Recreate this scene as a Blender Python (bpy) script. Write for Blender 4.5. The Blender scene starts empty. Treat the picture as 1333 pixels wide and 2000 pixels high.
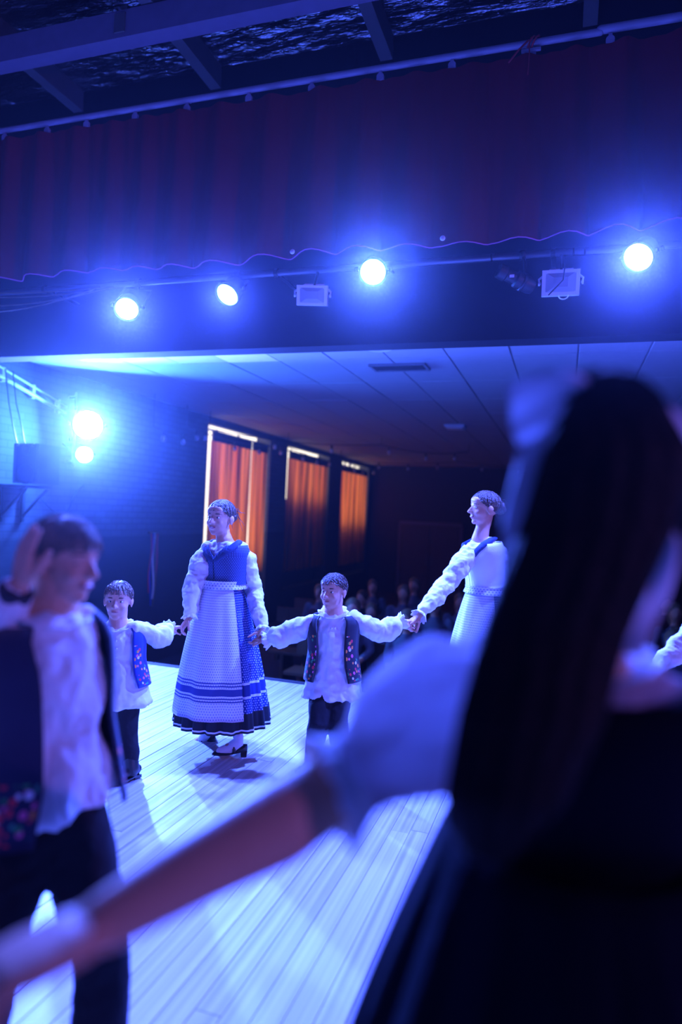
import bpy, math, random
from mathutils import Vector, Matrix, noise
random.seed(7)
S = bpy.context.scene
COL = S.collection
PI = math.pi

# ------------------------------------------------------------ camera, world, exposure
YAW, PITCH, ROLL, FPX, EYE = math.radians(18.176), math.radians(0.1), math.radians(2.634), 1333.0, 1.5
CF = Vector((-math.sin(YAW) * math.cos(PITCH), math.cos(YAW) * math.cos(PITCH), math.sin(PITCH)))
_r0 = Vector((math.cos(YAW), math.sin(YAW), 0)); _u0 = _r0.cross(CF)
CR = _r0 * math.cos(ROLL) + _u0 * math.sin(ROLL)
CU = _u0 * math.cos(ROLL) - _r0 * math.sin(ROLL)
CAM = Vector((0, 0, EYE))
cd = bpy.data.cameras.new('camera'); cam = bpy.data.objects.new('camera', cd); COL.objects.link(cam)
cam.matrix_world = Matrix(((CR.x, CU.x, -CF.x, CAM.x), (CR.y, CU.y, -CF.y, CAM.y), (CR.z, CU.z, -CF.z, CAM.z), (0, 0, 0, 1)))
cd.sensor_fit = 'VERTICAL'; cd.sensor_height = 36.0; cd.sensor_width = 24.0
cd.lens = 36.0 * FPX / 2000.0
cd.clip_start = 0.05; cd.clip_end = 100
cd.dof.use_dof = True; cd.dof.focus_distance = 4.1; cd.dof.aperture_fstop = 0.85
S.camera = cam
S.view_settings.view_transform = 'Standard'; S.view_settings.look = 'None'
S.view_settings.gamma = 1.0; S.view_settings.use_curve_mapping = False
S.view_settings.exposure = 0.0
S.cycles.max_bounces = 5; S.cycles.diffuse_bounces = 3; S.cycles.glossy_bounces = 2; S.cycles.transmission_bounces = 3; S.cycles.volume_bounces = 0; S.cycles.adaptive_threshold = 0.03

HAZE = 0.0024
w = bpy.data.worlds.new('world'); S.world = w; w.use_nodes = True
nt = w.node_tree; nt.nodes.clear()
wo = nt.nodes.new('ShaderNodeOutputWorld'); wb = nt.nodes.new('ShaderNodeBackground')
wb.inputs[0].default_value = (0.01, 0.02, 0.08, 1); wb.inputs[1].default_value = 0.1
nt.links.new(wb.outputs[0], wo.inputs[0])
wv = nt.nodes.new('ShaderNodeVolumeScatter')                      # thin haze added to the air to give a bloom round the lamps
wv.inputs['Color'].default_value = (0.75, 0.85, 1, 1); wv.inputs['Density'].default_value = HAZE
wv.inputs['Anisotropy'].default_value = 0.93
nt.links.new(wv.outputs[0], wo.inputs['Volume'])

# lamp powers (the lamps themselves are built with their fixtures below)
BLUE = (0.055, 0.10, 1.0); CYAN = (0.06, 0.115, 1.0); PURPLE = (0.36, 0.17, 1.0)
PAR_W, WALL_W, WASH_W, SIDE_W = 1900.0, 7000.0, 150.0, 600.0
DAYLIGHT = 1.7

# ------------------------------------------------------------ helpers
def at(x, y, d):
    """world point seen at photo pixel (x, y), d metres along the viewing axis"""
    return CAM + d * (CF + (x - 666.5) / FPX * CR - (y - 1000) / FPX * CU)
def onp(x, y, axis, v):
    r = CF + (x - 666.5) / FPX * CR - (y - 1000) / FPX * CU
    return CAM + r * ((v - CAM[axis]) / r[axis])
def V(*a): return Vector(a)
def basis_from(d, hint=None):
    d = d.normalized()
    h = hint if hint is not None else (V(0, 0, 1) if abs(d.z) < 0.9 else V(1, 0, 0))
    a = h.cross(d)
    if a.length < 1e-6: a = V(1, 0, 0).cross(d)
    a.normalize()
    return a, d.cross(a).normalized(), d

class MB:
    def __init__(self): self.v = []; self.f = []; self.uv = None
    def add(self, vs, fs):
        b = len(self.v); self.v += [Vector(p) for p in vs]; self.f += [tuple(i + b for i in q) for q in fs]
    def box(self, c, s, ax=None):
        X, Y, Z = ax if ax else (V(1, 0, 0), V(0, 1, 0), V(0, 0, 1))
        c = Vector(c); hx, hy, hz = s[0] / 2, s[1] / 2, s[2] / 2
        p = [c + X * (i * hx) + Y * (j * hy) + Z * (k * hz) for k in (-1, 1) for j in (-1, 1) for i in (-1, 1)]
        self.add(p, [(0, 2, 3, 1), (4, 5, 7, 6), (0, 1, 5, 4), (2, 6, 7, 3), (0, 4, 6, 2), (1, 3, 7, 5)]); return self
    def prism(self, pts, off):
        n = len(pts); off = Vector(off); a = [Vector(p) for p in pts]
        self.add(a + [p + off for p in a], [tuple(range(n))[::-1], tuple(range(n, 2 * n))] + [(i, (i + 1) % n, (i + 1) % n + n, i + n) for i in range(n)]); return self
    def rings(self, rs, close=True, caps=True):
        n = len(rs[0]); b = [p for r in rs for p in r]; fs = []
        for k in range(len(rs) - 1):
            for i in range(n if close else n - 1):
                j = (i + 1) % n; fs.append((k * n + i, k * n + j, (k + 1) * n + j, (k + 1) * n + i))
        if caps and close:
            fs.append(tuple(range(n))[::-1]); m = (len(rs) - 1) * n; fs.append(tuple(range(m, m + n)))
        self.add(b, fs); return self
    def tube(self, pts, rad, seg=14, flat=None, hint=None, round_ends=True):
        """capsule chain: pts polyline, rad per point (number or list); flat=(a,b) squashes the section"""
        pts = [Vector(p) for p in pts]
        if not isinstance(rad, (list, tuple)): rad = [rad] * len(pts)
        fa, fb = flat if flat else (1, 1)
        n = len(pts); rs = []; prev = None
        dirs = []
        for i in range(n):
            d = (pts[min(i + 1, n - 1)] - pts[max(i - 1, 0)])
            dirs.append(d.normalized() if d.length > 1e-9 else V(0, 0, 1))
        def ring(c, a, b, r): return [c + a * (math.cos(t) * r * fa) + b * (math.sin(t) * r * fb) for t in [2 * PI * k / seg for k in range(seg)]]
        for i in range(n):
            if prev is None: a, b, _ = basis_from(dirs[i], hint)
            else:
                a = prev - dirs[i] * prev.dot(dirs[i]); a.normalize(); b = dirs[i].cross(a).normalized()
            prev = a
            if i == 0 and round_ends:
                for q in (0.25, 0.65, 0.92): rs.append(ring(pts[0] - dirs[0] * rad[0] * math.sqrt(max(0, 1 - q * q)) * min(fa, fb), a, b, rad[0] * q))
            rs.append(ring(pts[i], a, b, rad[i]))
            if i == n - 1 and round_ends:
                for q in (0.92, 0.65, 0.25): rs.append(ring(pts[i] + dirs[i] * rad[i] * math.sqrt(max(0, 1 - q * q)) * min(fa, fb), a, b, rad[i] * q))
        return self.rings(rs)
    def ell(self, c, r, ax=None, su=16, sv=10):
        X, Y, Z = ax if ax else (V(1, 0, 0), V(0, 1, 0), V(0, 0, 1)); c = Vector(c); rs = []
        for k in range(1, sv):
            th = PI * k / sv
            rs.append([c + X * (r[0] * math.sin(th) * math.cos(2 * PI * i / su)) + Y * (r[1] * math.sin(th) * math.sin(2 * PI * i / su)) - Z * (r[2] * math.cos(th)) for i in range(su)])
        b = len(self.v); self.rings(rs, caps=False); n = su
        self.v += [c - Z * r[2], c + Z * r[2]]; lo, hi = len(self.v) - 2, len(self.v) - 1; m = b + (sv - 2) * n
        self.f += [(lo, b + (i + 1) % n, b + i) for i in range(n)] + [(hi, m + i, m + (i + 1) % n) for i in range(n)]; return self
    def lathe(self, prof, c, axis, seg=24):
        a, b, d = basis_from(Vector(axis)); c = Vector(c)
        return self.rings([[c + d * h + a * (math.cos(2 * PI * k / seg) * r) + b * (math.sin(2 * PI * k / seg) * r) for k in range(seg)] for r, h in prof])
    def grid(self, fn, nu, nv, uvfn=None, thick=0.0):
        """open sheet fn(u,v); with thick>0 it gets a back face and rims"""
        P = [[fn(i / nu, j / nv) for i in range(nu + 1)] for j in range(nv + 1)]
        base = len(self.v); W = nu + 1
        if self.uv is None: self.uv = {}
        flat = [p for r in P for p in r]
        fs = [(j * W + i, j * W + i + 1, (j + 1) * W + i + 1, (j + 1) * W + i) for j in range(nv) for i in range(nu)]
        self.add(flat, fs)
        for j in range(nv + 1):
            for i in range(W): self.uv[base + j * W + i] = uvfn(i / nu, j / nv) if uvfn else (i / nu, j / nv)
        if thick:
            nr = []
            for j in range(nv + 1):
                for i in range(W):
                    du = P[j][min(i + 1, nu)] - P[j][max(i - 1, 0)]; dv = P[min(j + 1, nv)][i] - P[max(j - 1, 0)][i]
                    q = du.cross(dv); nr.append(q.normalized() if q.length > 1e-12 else V(0, 0, 1))
            b2 = len(self.v); self.v += [p - n_ * thick for p, n_ in zip(flat, nr)]
            for k in range(len(flat)): self.uv[b2 + k] = self.uv[base + k]
            self.f += [tuple(b2 + i for i in q[::-1]) for q in fs]
            rim = [j * W for j in range(nv + 1)], [j * W + nu for j in range(nv + 1)], list(range(W)), [nv * W + i for i in range(W)]
            for e in rim:
                for a_, b_ in zip(e[:-1], e[1:]): self.f.append((base + a_, base + b_, b2 + b_, b2 + a_))
        return self

def mesh_of(mb, name, origin=V(0, 0, 0), smooth=True):
    me = bpy.data.meshes.new(name); me.from_pydata([tuple(p - origin) for p in mb.v], [], mb.f)
    if mb.uv is not None:
        lay = me.uv_layers.new(name='UVMap')
        for l in me.loops: lay.data[l.index].uv = mb.uv.get(l.vertex_index, (0, 0))
    if smooth: me.polygons.foreach_set('use_smooth', [True] * len(me.polygons))
    me.update(); return me

def tag(o, label=None, cat=None, group=None, kind=None):
    if label: o['label'] = label
    if cat: o['category'] = cat
    if group: o['group'] = group
    if kind: o['kind'] = kind
    return o
def root(name, loc, label=None, cat=None, group=None, kind=None):
    o = bpy.data.objects.new(name, None); COL.objects.link(o); o.location = loc; o.empty_display_size = 0.1
    return tag(o, label, cat, group, kind)
def wloc(p):
    l = Vector((0, 0, 0))
    while p is not None: l = l + p.location; p = p.parent
    return l
def put(mb, name, mat, parent=None, smooth=True, remesh=None, relax=0, disp=None, origin=None, auto=None):
    """link the builder's shape as one mesh object"""
    org = wloc(parent) if parent is not None else (Vector(origin) if origin is not None else V(0, 0, 0))
    me = mesh_of(mb, name, org, smooth)
    if remesh:
        o = bpy.data.objects.new('tmp', me); COL.objects.link(o)
        m = o.modifiers.new('r', 'REMESH'); m.mode = 'VOXEL'; m.voxel_size = remesh; m.use_smooth_shade = True
        if relax:
            s_ = o.modifiers.new('s', 'SMOOTH'); s_.iterations = relax; s_.factor = 0.5
        dg = bpy.context.evaluated_depsgraph_get(); me2 = bpy.data.meshes.new_from_object(o.evaluated_get(dg))
        bpy.data.objects.remove(o); bpy.data.meshes.remove(me); me = me2; me.name = name
    if disp:
        nrm = [v.normal.copy() for v in me.vertices]
        for v, n_ in zip(me.vertices, nrm): v.co += n_ * disp(v.co + org)
        me.update()
    me.materials.clear(); me.materials.append(mat)
    o = bpy.data.objects.new(name, me); COL.objects.link(o)
    if parent is not None: o.parent = parent
    else: o.location = org
    if auto is not None and smooth:
        try: me.set_sharp_from_angle(angle=math.radians(auto))
        except Exception: pass
    return o
def copy_of(o, loc, parent=None, rot=None, scale=None):
    c = o.copy(); COL.objects.link(c); c.location = loc
    if parent is not None: c.parent = parent
    if rot is not None: c.rotation_euler = rot
    if scale is not None: c.scale = scale
    return c

# ------------------------------------------------------------ materials
MATS = {}
def mat(name, col, rough=0.7, metal=0.0, spec=0.4, var=0.12, scale=12.0, bump=0.0, bscale=60.0, sheen=0.0, emit=None, emit_s=0.0):
    if name in MATS: return MATS[name]
    m = bpy.data.materials.new(name); m.use_nodes = True; n = m.node_tree.nodes; l = m.node_tree.links
    b = n['Principled BSDF']; b.inputs['Roughness'].default_value = rough; b.inputs['Metallic'].default_value = metal
    b.inputs['Specular IOR Level'].default_value = spec
    if sheen: b.inputs['Sheen Weight'].default_value = sheen
    tc = n.new('ShaderNodeTexCoord'); no = n.new('ShaderNodeTexNoise'); no.inputs['Scale'].default_value = scale; no.inputs['Detail'].default_value = 4
    l.new(tc.outputs['Object'], no.inputs['Vector'])
    mx = n.new('ShaderNodeMix'); mx.data_type = 'RGBA'
    lo = tuple(max(0, c * (1 - var)) for c in col); hi = tuple(min(1, c * (1 + var)) for c in col)
    mx.inputs[6].default_value = (*lo, 1); mx.inputs[7].default_value = (*hi, 1)
    l.new(no.outputs['Fac'], mx.inputs[0]); l.new(mx.outputs[2], b.inputs['Base Color'])
    if bump:
        n2 = n.new('ShaderNodeTexNoise'); n2.inputs['Scale'].default_value = bscale; n2.inputs['Detail'].default_value = 3
        l.new(tc.outputs['Object'], n2.inputs['Vector'])
        bp = n.new('ShaderNodeBump'); bp.inputs['Strength'].default_value = bump; bp.inputs['Distance'].default_value = 0.02
        l.new(n2.outputs['Fac'], bp.inputs['Height']); l.new(bp.outputs[0], b.inputs['Normal'])
    if emit:
        b.inputs['Emission Color'].default_value = (*emit, 1); b.inputs['Emission Strength'].default_value = emit_s
    MATS[name] = m; return m
def nodes_of(m):
    return m.node_tree.nodes, m.node_tree.links, m.node_tree.nodes['Principled BSDF']
def mixin(n, l, fac, a, b):
    mx = n.new('ShaderNodeMix'); mx.data_type = 'RGBA'
    if isinstance(fac, float): mx.inputs[0].default_value = fac
    else: l.new(fac, mx.inputs[0])
    for k, q in ((6, a), (7, b)):
        if isinstance(q, tuple): mx.inputs[k].default_value = (*q, 1) if len(q) == 3 else q
        else: l.new(q, mx.inputs[k])
    return mx.outputs[2]
def mth(n, l, op, a, b=None, c=None):
    q = n.new('ShaderNodeMath'); q.operation = op
    for k, x in enumerate((a, b, c)):
        if x is None: continue
        if isinstance(x, (int, float)): q.inputs[k].default_value = x
        else: l.new(x, q.inputs[k])
    return q.outputs[0]

def wood_floor():
    m = mat('stage_planks', (0.62, 0.58, 0.55), rough=0.42, spec=0.4, var=0.15, scale=3)
    n, l, b = nodes_of(m)
    tc = n.new('ShaderNodeTexCoord'); oi = n.new('ShaderNodeObjectInfo')
    mp = n.new('ShaderNodeMapping'); mp.inputs['Scale'].default_value = (28, 1.6, 1)
    l.new(tc.outputs['Object'], mp.inputs['Vector'])
    ad = n.new('ShaderNodeVectorMath'); ad.operation = 'ADD'; l.new(mp.outputs[0], ad.inputs[0])
    rv = n.new('ShaderNodeCombineXYZ'); l.new(mth(n, l, 'MULTIPLY', oi.outputs['Random'], 37.0), rv.inputs[0]); l.new(mth(n, l, 'MULTIPLY', oi.outputs['Random'], 91.0), rv.inputs[1])
    l.new(rv.outputs[0], ad.inputs[1])
    g = n.new('ShaderNodeTexNoise'); g.inputs['Scale'].default_value = 1.5; g.inputs['Detail'].default_value = 6; l.new(ad.outputs[0], g.inputs['Vector'])
    cr = n.new('ShaderNodeValToRGB'); cr.color_ramp.elements[0].position = 0.3; cr.color_ramp.elements[0].color = (0.42, 0.38, 0.35, 1)
    cr.color_ramp.elements[1].position = 0.62; cr.color_ramp.elements[1].color = (0.70, 0.66, 0.62, 1); l.new(g.outputs['Fac'], cr.inputs[0])
    tint = mth(n, l, 'ADD', mth(n, l, 'MULTIPLY', oi.outputs['Random'], 0.16), 0.84)
    c2 = n.new('ShaderNodeVectorMath'); c2.operation = 'SCALE'; l.new(cr.outputs[0], c2.inputs[0]); l.new(tint, c2.inputs['Scale'])
    # scuffs and small dirt specks
    sp = n.new('ShaderNodeTexVoronoi'); sp.inputs['Scale'].default_value = 9; l.new(ad.outputs[0], sp.inputs['Vector'])
    s1 = mth(n, l, 'LESS_THAN', sp.outputs['Distance'], 0.06)
    out = mixin(n, l, mth(n, l, 'MULTIPLY', s1, 0.7), c2.outputs[0], (0.10, 0.09, 0.08))
    l.new(out, b.inputs['Base Color'])
    bp = n.new('ShaderNodeBump'); bp.inputs['Strength'].default_value = 0.12; bp.inputs['Distance'].default_value = 0.01
    l.new(g.outputs['Fac'], bp.inputs['Height']); l.new(bp.outputs[0], b.inputs['Normal'])
    r2 = mth(n, l, 'ADD', mth(n, l, 'MULTIPLY', g.outputs['Fac'], 0.25), 0.33); l.new(r2, b.inputs['Roughness'])
    return m
def foil():
    m = mat('foil_insulation', (0.36, 0.36, 0.4), rough=0.3, metal=1.0, var=0.15, scale=2)
    n, l, b = nodes_of(m); tc = n.new('ShaderNodeTexCoord')
    mp = n.new('ShaderNodeMapping'); mp.inputs['Scale'].default_value = (1.2, 3.0, 1); l.new(tc.outputs['Object'], mp.inputs[0])
    a = n.new('ShaderNodeTexNoise'); a.inputs['Scale'].default_value = 2.2; a.inputs['Detail'].default_value = 5; l.new(mp.outputs[0], a.inputs['Vector'])
    bk = n.new('ShaderNodeTexBrick'); bk.inputs['Scale'].default_value = 1.0; bk.inputs['Mortar Size'].default_value = 0.01; bk.offset = 0
    bk.inputs['Brick Width'].default_value = 0.14; bk.inputs['Row Height'].default_value = 2.0; l.new(tc.outputs['Object'], bk.inputs['Vector'])
    h = mth(n, l, 'SUBTRACT', a.outputs['Fac'], mth(n, l, 'MULTIPLY', bk.outputs['Fac'], 0.25))
    bp = n.new('ShaderNodeBump'); bp.inputs['Strength'].default_value = 0.9; bp.inputs['Distance'].default_value = 0.12
    l.new(h, bp.inputs['Height']); l.new(bp.outputs[0], b.inputs['Normal']); return m
def brick_wall():
    m = mat('painted_brick', (0.3, 0.32, 0.36), rough=0.75)
    n, l, b = nodes_of(m); tc = n.new('ShaderNodeTexCoord')
    sx = n.new('ShaderNodeSeparateXYZ'); l.new(tc.outputs['Object'], sx.inputs[0]); cx = n.new('ShaderNodeCombineXYZ')
    l.new(sx.outputs['Y'], cx.inputs[0]); l.new(sx.outputs['Z'], cx.inputs[1])
    bk = n.new('ShaderNodeTexBrick'); bk.inputs['Scale'].default_value = 1.0; bk.inputs['Mortar Size'].default_value = 0.008
    bk.inputs['Brick Width'].default_value = 0.24; bk.inputs['Row Height'].default_value = 0.086; l.new(cx.outputs[0], bk.inputs['Vector'])
    bk.inputs['Color1'].default_value = (0.09, 0.09, 0.11, 1); bk.inputs['Color2'].default_value = (0.075, 0.075, 0.095, 1); bk.inputs['Mortar'].default_value = (0.06, 0.06, 0.07, 1)
    dado = mth(n, l, 'GREATER_THAN', sx.outputs['Z'], 1.02)
    l.new(mixin(n, l, dado, (0.045, 0.045, 0.06), bk.outputs['Color']), b.inputs['Base Color'])
    bp = n.new('ShaderNodeBump'); bp.inputs['Strength'].default_value = 0.35; bp.inputs['Distance'].default_value = 0.008; bp.invert = True
    l.new(bk.outputs['Fac'], bp.inputs['Height']); l.new(bp.outputs[0], b.inputs['Normal']); return m
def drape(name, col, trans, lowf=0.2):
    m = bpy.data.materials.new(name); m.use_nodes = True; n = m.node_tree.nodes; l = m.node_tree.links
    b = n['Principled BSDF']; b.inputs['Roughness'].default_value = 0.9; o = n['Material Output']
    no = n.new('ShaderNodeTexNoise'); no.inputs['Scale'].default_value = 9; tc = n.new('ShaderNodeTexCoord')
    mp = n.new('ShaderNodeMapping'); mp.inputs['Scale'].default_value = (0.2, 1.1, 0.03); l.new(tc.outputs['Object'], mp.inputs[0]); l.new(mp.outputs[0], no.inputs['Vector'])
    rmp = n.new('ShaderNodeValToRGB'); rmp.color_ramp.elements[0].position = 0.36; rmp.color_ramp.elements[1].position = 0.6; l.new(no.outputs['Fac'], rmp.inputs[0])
    c = mixin(n, l, rmp.outputs[0], tuple(q * lowf for q in col), tuple(min(1, q * 1.25) for q in col))  # pleat shade put into the cloth colour as darker upright streaks
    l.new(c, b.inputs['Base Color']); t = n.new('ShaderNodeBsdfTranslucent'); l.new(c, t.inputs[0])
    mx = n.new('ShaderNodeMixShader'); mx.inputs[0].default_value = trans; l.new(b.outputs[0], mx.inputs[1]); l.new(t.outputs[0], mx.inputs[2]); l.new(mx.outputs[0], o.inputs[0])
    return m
def glow(name, col, s):
    m = bpy.data.materials.new(name); m.use_nodes = True; n = m.node_tree.nodes; b = n['Principled BSDF']
    b.inputs['Base Color'].default_value = (0.02, 0.02, 0.02, 1); b.inputs['Emission Color'].default_value = (*col, 1); b.inputs['Emission Strength'].default_value = s
    return m
def embroidered(name, base, ymax=0.72, su=34, sv=15):
    """dark cloth with a border of embroidered flowers: flat pattern on UV (u round the body, v up)"""
    m = mat(name, base, rough=0.85, var=0.2, sheen=0.2)
    n, l, b = nodes_of(m); uv = n.new('ShaderNodeUVMap'); sx = n.new('ShaderNodeSeparateXYZ'); l.new(uv.outputs[0], sx.inputs[0])
    base_link = b.inputs['Base Color'].links[0].from_socket
    mp = n.new('ShaderNodeMapping'); mp.inputs['Scale'].default_value = (su, sv, 1); l.new(uv.outputs[0], mp.inputs[0])
    vo = n.new('ShaderNodeTexVoronoi'); vo.inputs['Scale'].default_value = 1.0; l.new(mp.outputs[0], vo.inputs['Vector'])
    vo.inputs['Randomness'].default_value = 0.7
    cr = n.new('ShaderNodeValToRGB'); cr.color_ramp.interpolation = 'CONSTANT'
    for i, (p, c) in enumerate(((0, (0.75, 0.03, 0.06)), (0.3, (0.03, 0.28, 0.08)), (0.5, (0.85, 0.12, 0.3)), (0.68, (0.9, 0.25, 0.05)), (0.8, (0.05, 0.35, 0.2)), (0.9, (0.8, 0.7, 0.75)))):
        e = cr.color_ramp.elements[i] if i < 2 else cr.color_ramp.elements.new(p); e.position = p; e.color = (*c, 1)
    sc = n.new('ShaderNodeSeparateColor'); l.new(vo.outputs['Color'], sc.inputs[0]); l.new(sc.outputs[0], cr.inputs[0])
    petal = mth(n, l, 'LESS_THAN', vo.outputs['Distance'], 0.43)
    edge = mth(n, l, 'MINIMUM', sx.outputs['X'], mth(n, l, 'SUBTRACT', 1.0, sx.outputs['X']))     # distance from the open front edges
    col_w = mth(n, l, 'ADD', 0.035, mth(n, l, 'MULTIPLY', mth(n, l, 'MAXIMUM', mth(n, l, 'SUBTRACT', 0.42, sx.outputs['Y']), 0.0), 0.32))
    inside = mth(n, l, 'MULTIPLY', mth(n, l, 'LESS_THAN', mth(n, l, 'ABSOLUTE', mth(n, l, 'SUBTRACT', edge, mth(n, l, 'ADD', col_w, 0.012))), col_w), mth(n, l, 'LESS_THAN', sx.outputs['Y'], ymax))
    inside = mth(n, l, 'MULTIPLY', inside, mth(n, l, 'GREATER_THAN', sx.outputs['Y'], 0.03))
    l.new(mixin(n, l, mth(n, l, 'MULTIPLY', petal, inside), base_link, cr.outputs[0]), b.inputs['Base Color']); return m
def printed(name, ground, spot, rows, stripes=None, hemcol=None, su=70, sv=60, size=0.28):
    """printed dress cloth: rows of small sprigs and woven stripes across, on UV"""
    m = mat(name, ground, rough=0.8, var=0.08)
    n, l, b = nodes_of(m); uv = n.new('ShaderNodeUVMap'); sx = n.new('ShaderNodeSeparateXYZ'); l.new(uv.outputs[0], sx.inputs[0])
    g = b.inputs['Base Color'].links[0].from_socket
    fu = mth(n, l, 'FRACT', mth(n, l, 'ADD', mth(n, l, 'MULTIPLY', sx.outputs['X'], su), mth(n, l, 'MULTIPLY', mth(n, l, 'FLOOR', mth(n, l, 'MULTIPLY', sx.outputs['Y'], sv)), 0.5)))
    fv = mth(n, l, 'FRACT', mth(n, l, 'MULTIPLY', sx.outputs['Y'], sv))
    du = mth(n, l, 'POWER', mth(n, l, 'SUBTRACT', fu, 0.5), 2.0); dv = mth(n, l, 'POWER', mth(n, l, 'SUBTRACT', fv, 0.5), 2.0)
    dot = mth(n, l, 'LESS_THAN', mth(n, l, 'SQRT', mth(n, l, 'ADD', du, dv)), size)
    c = mixin(n, l, dot, g, spot)
    for (v0, v1, sc_) in (stripes or ()):
        k = mth(n, l, 'MULTIPLY', mth(n, l, 'GREATER_THAN', sx.outputs['Y'], v0), mth(n, l, 'LESS_THAN', sx.outputs['Y'], v1))
        c = mixin(n, l, k, c, sc_)
    l.new(c, b.inputs['Base Color']); return m

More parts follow.
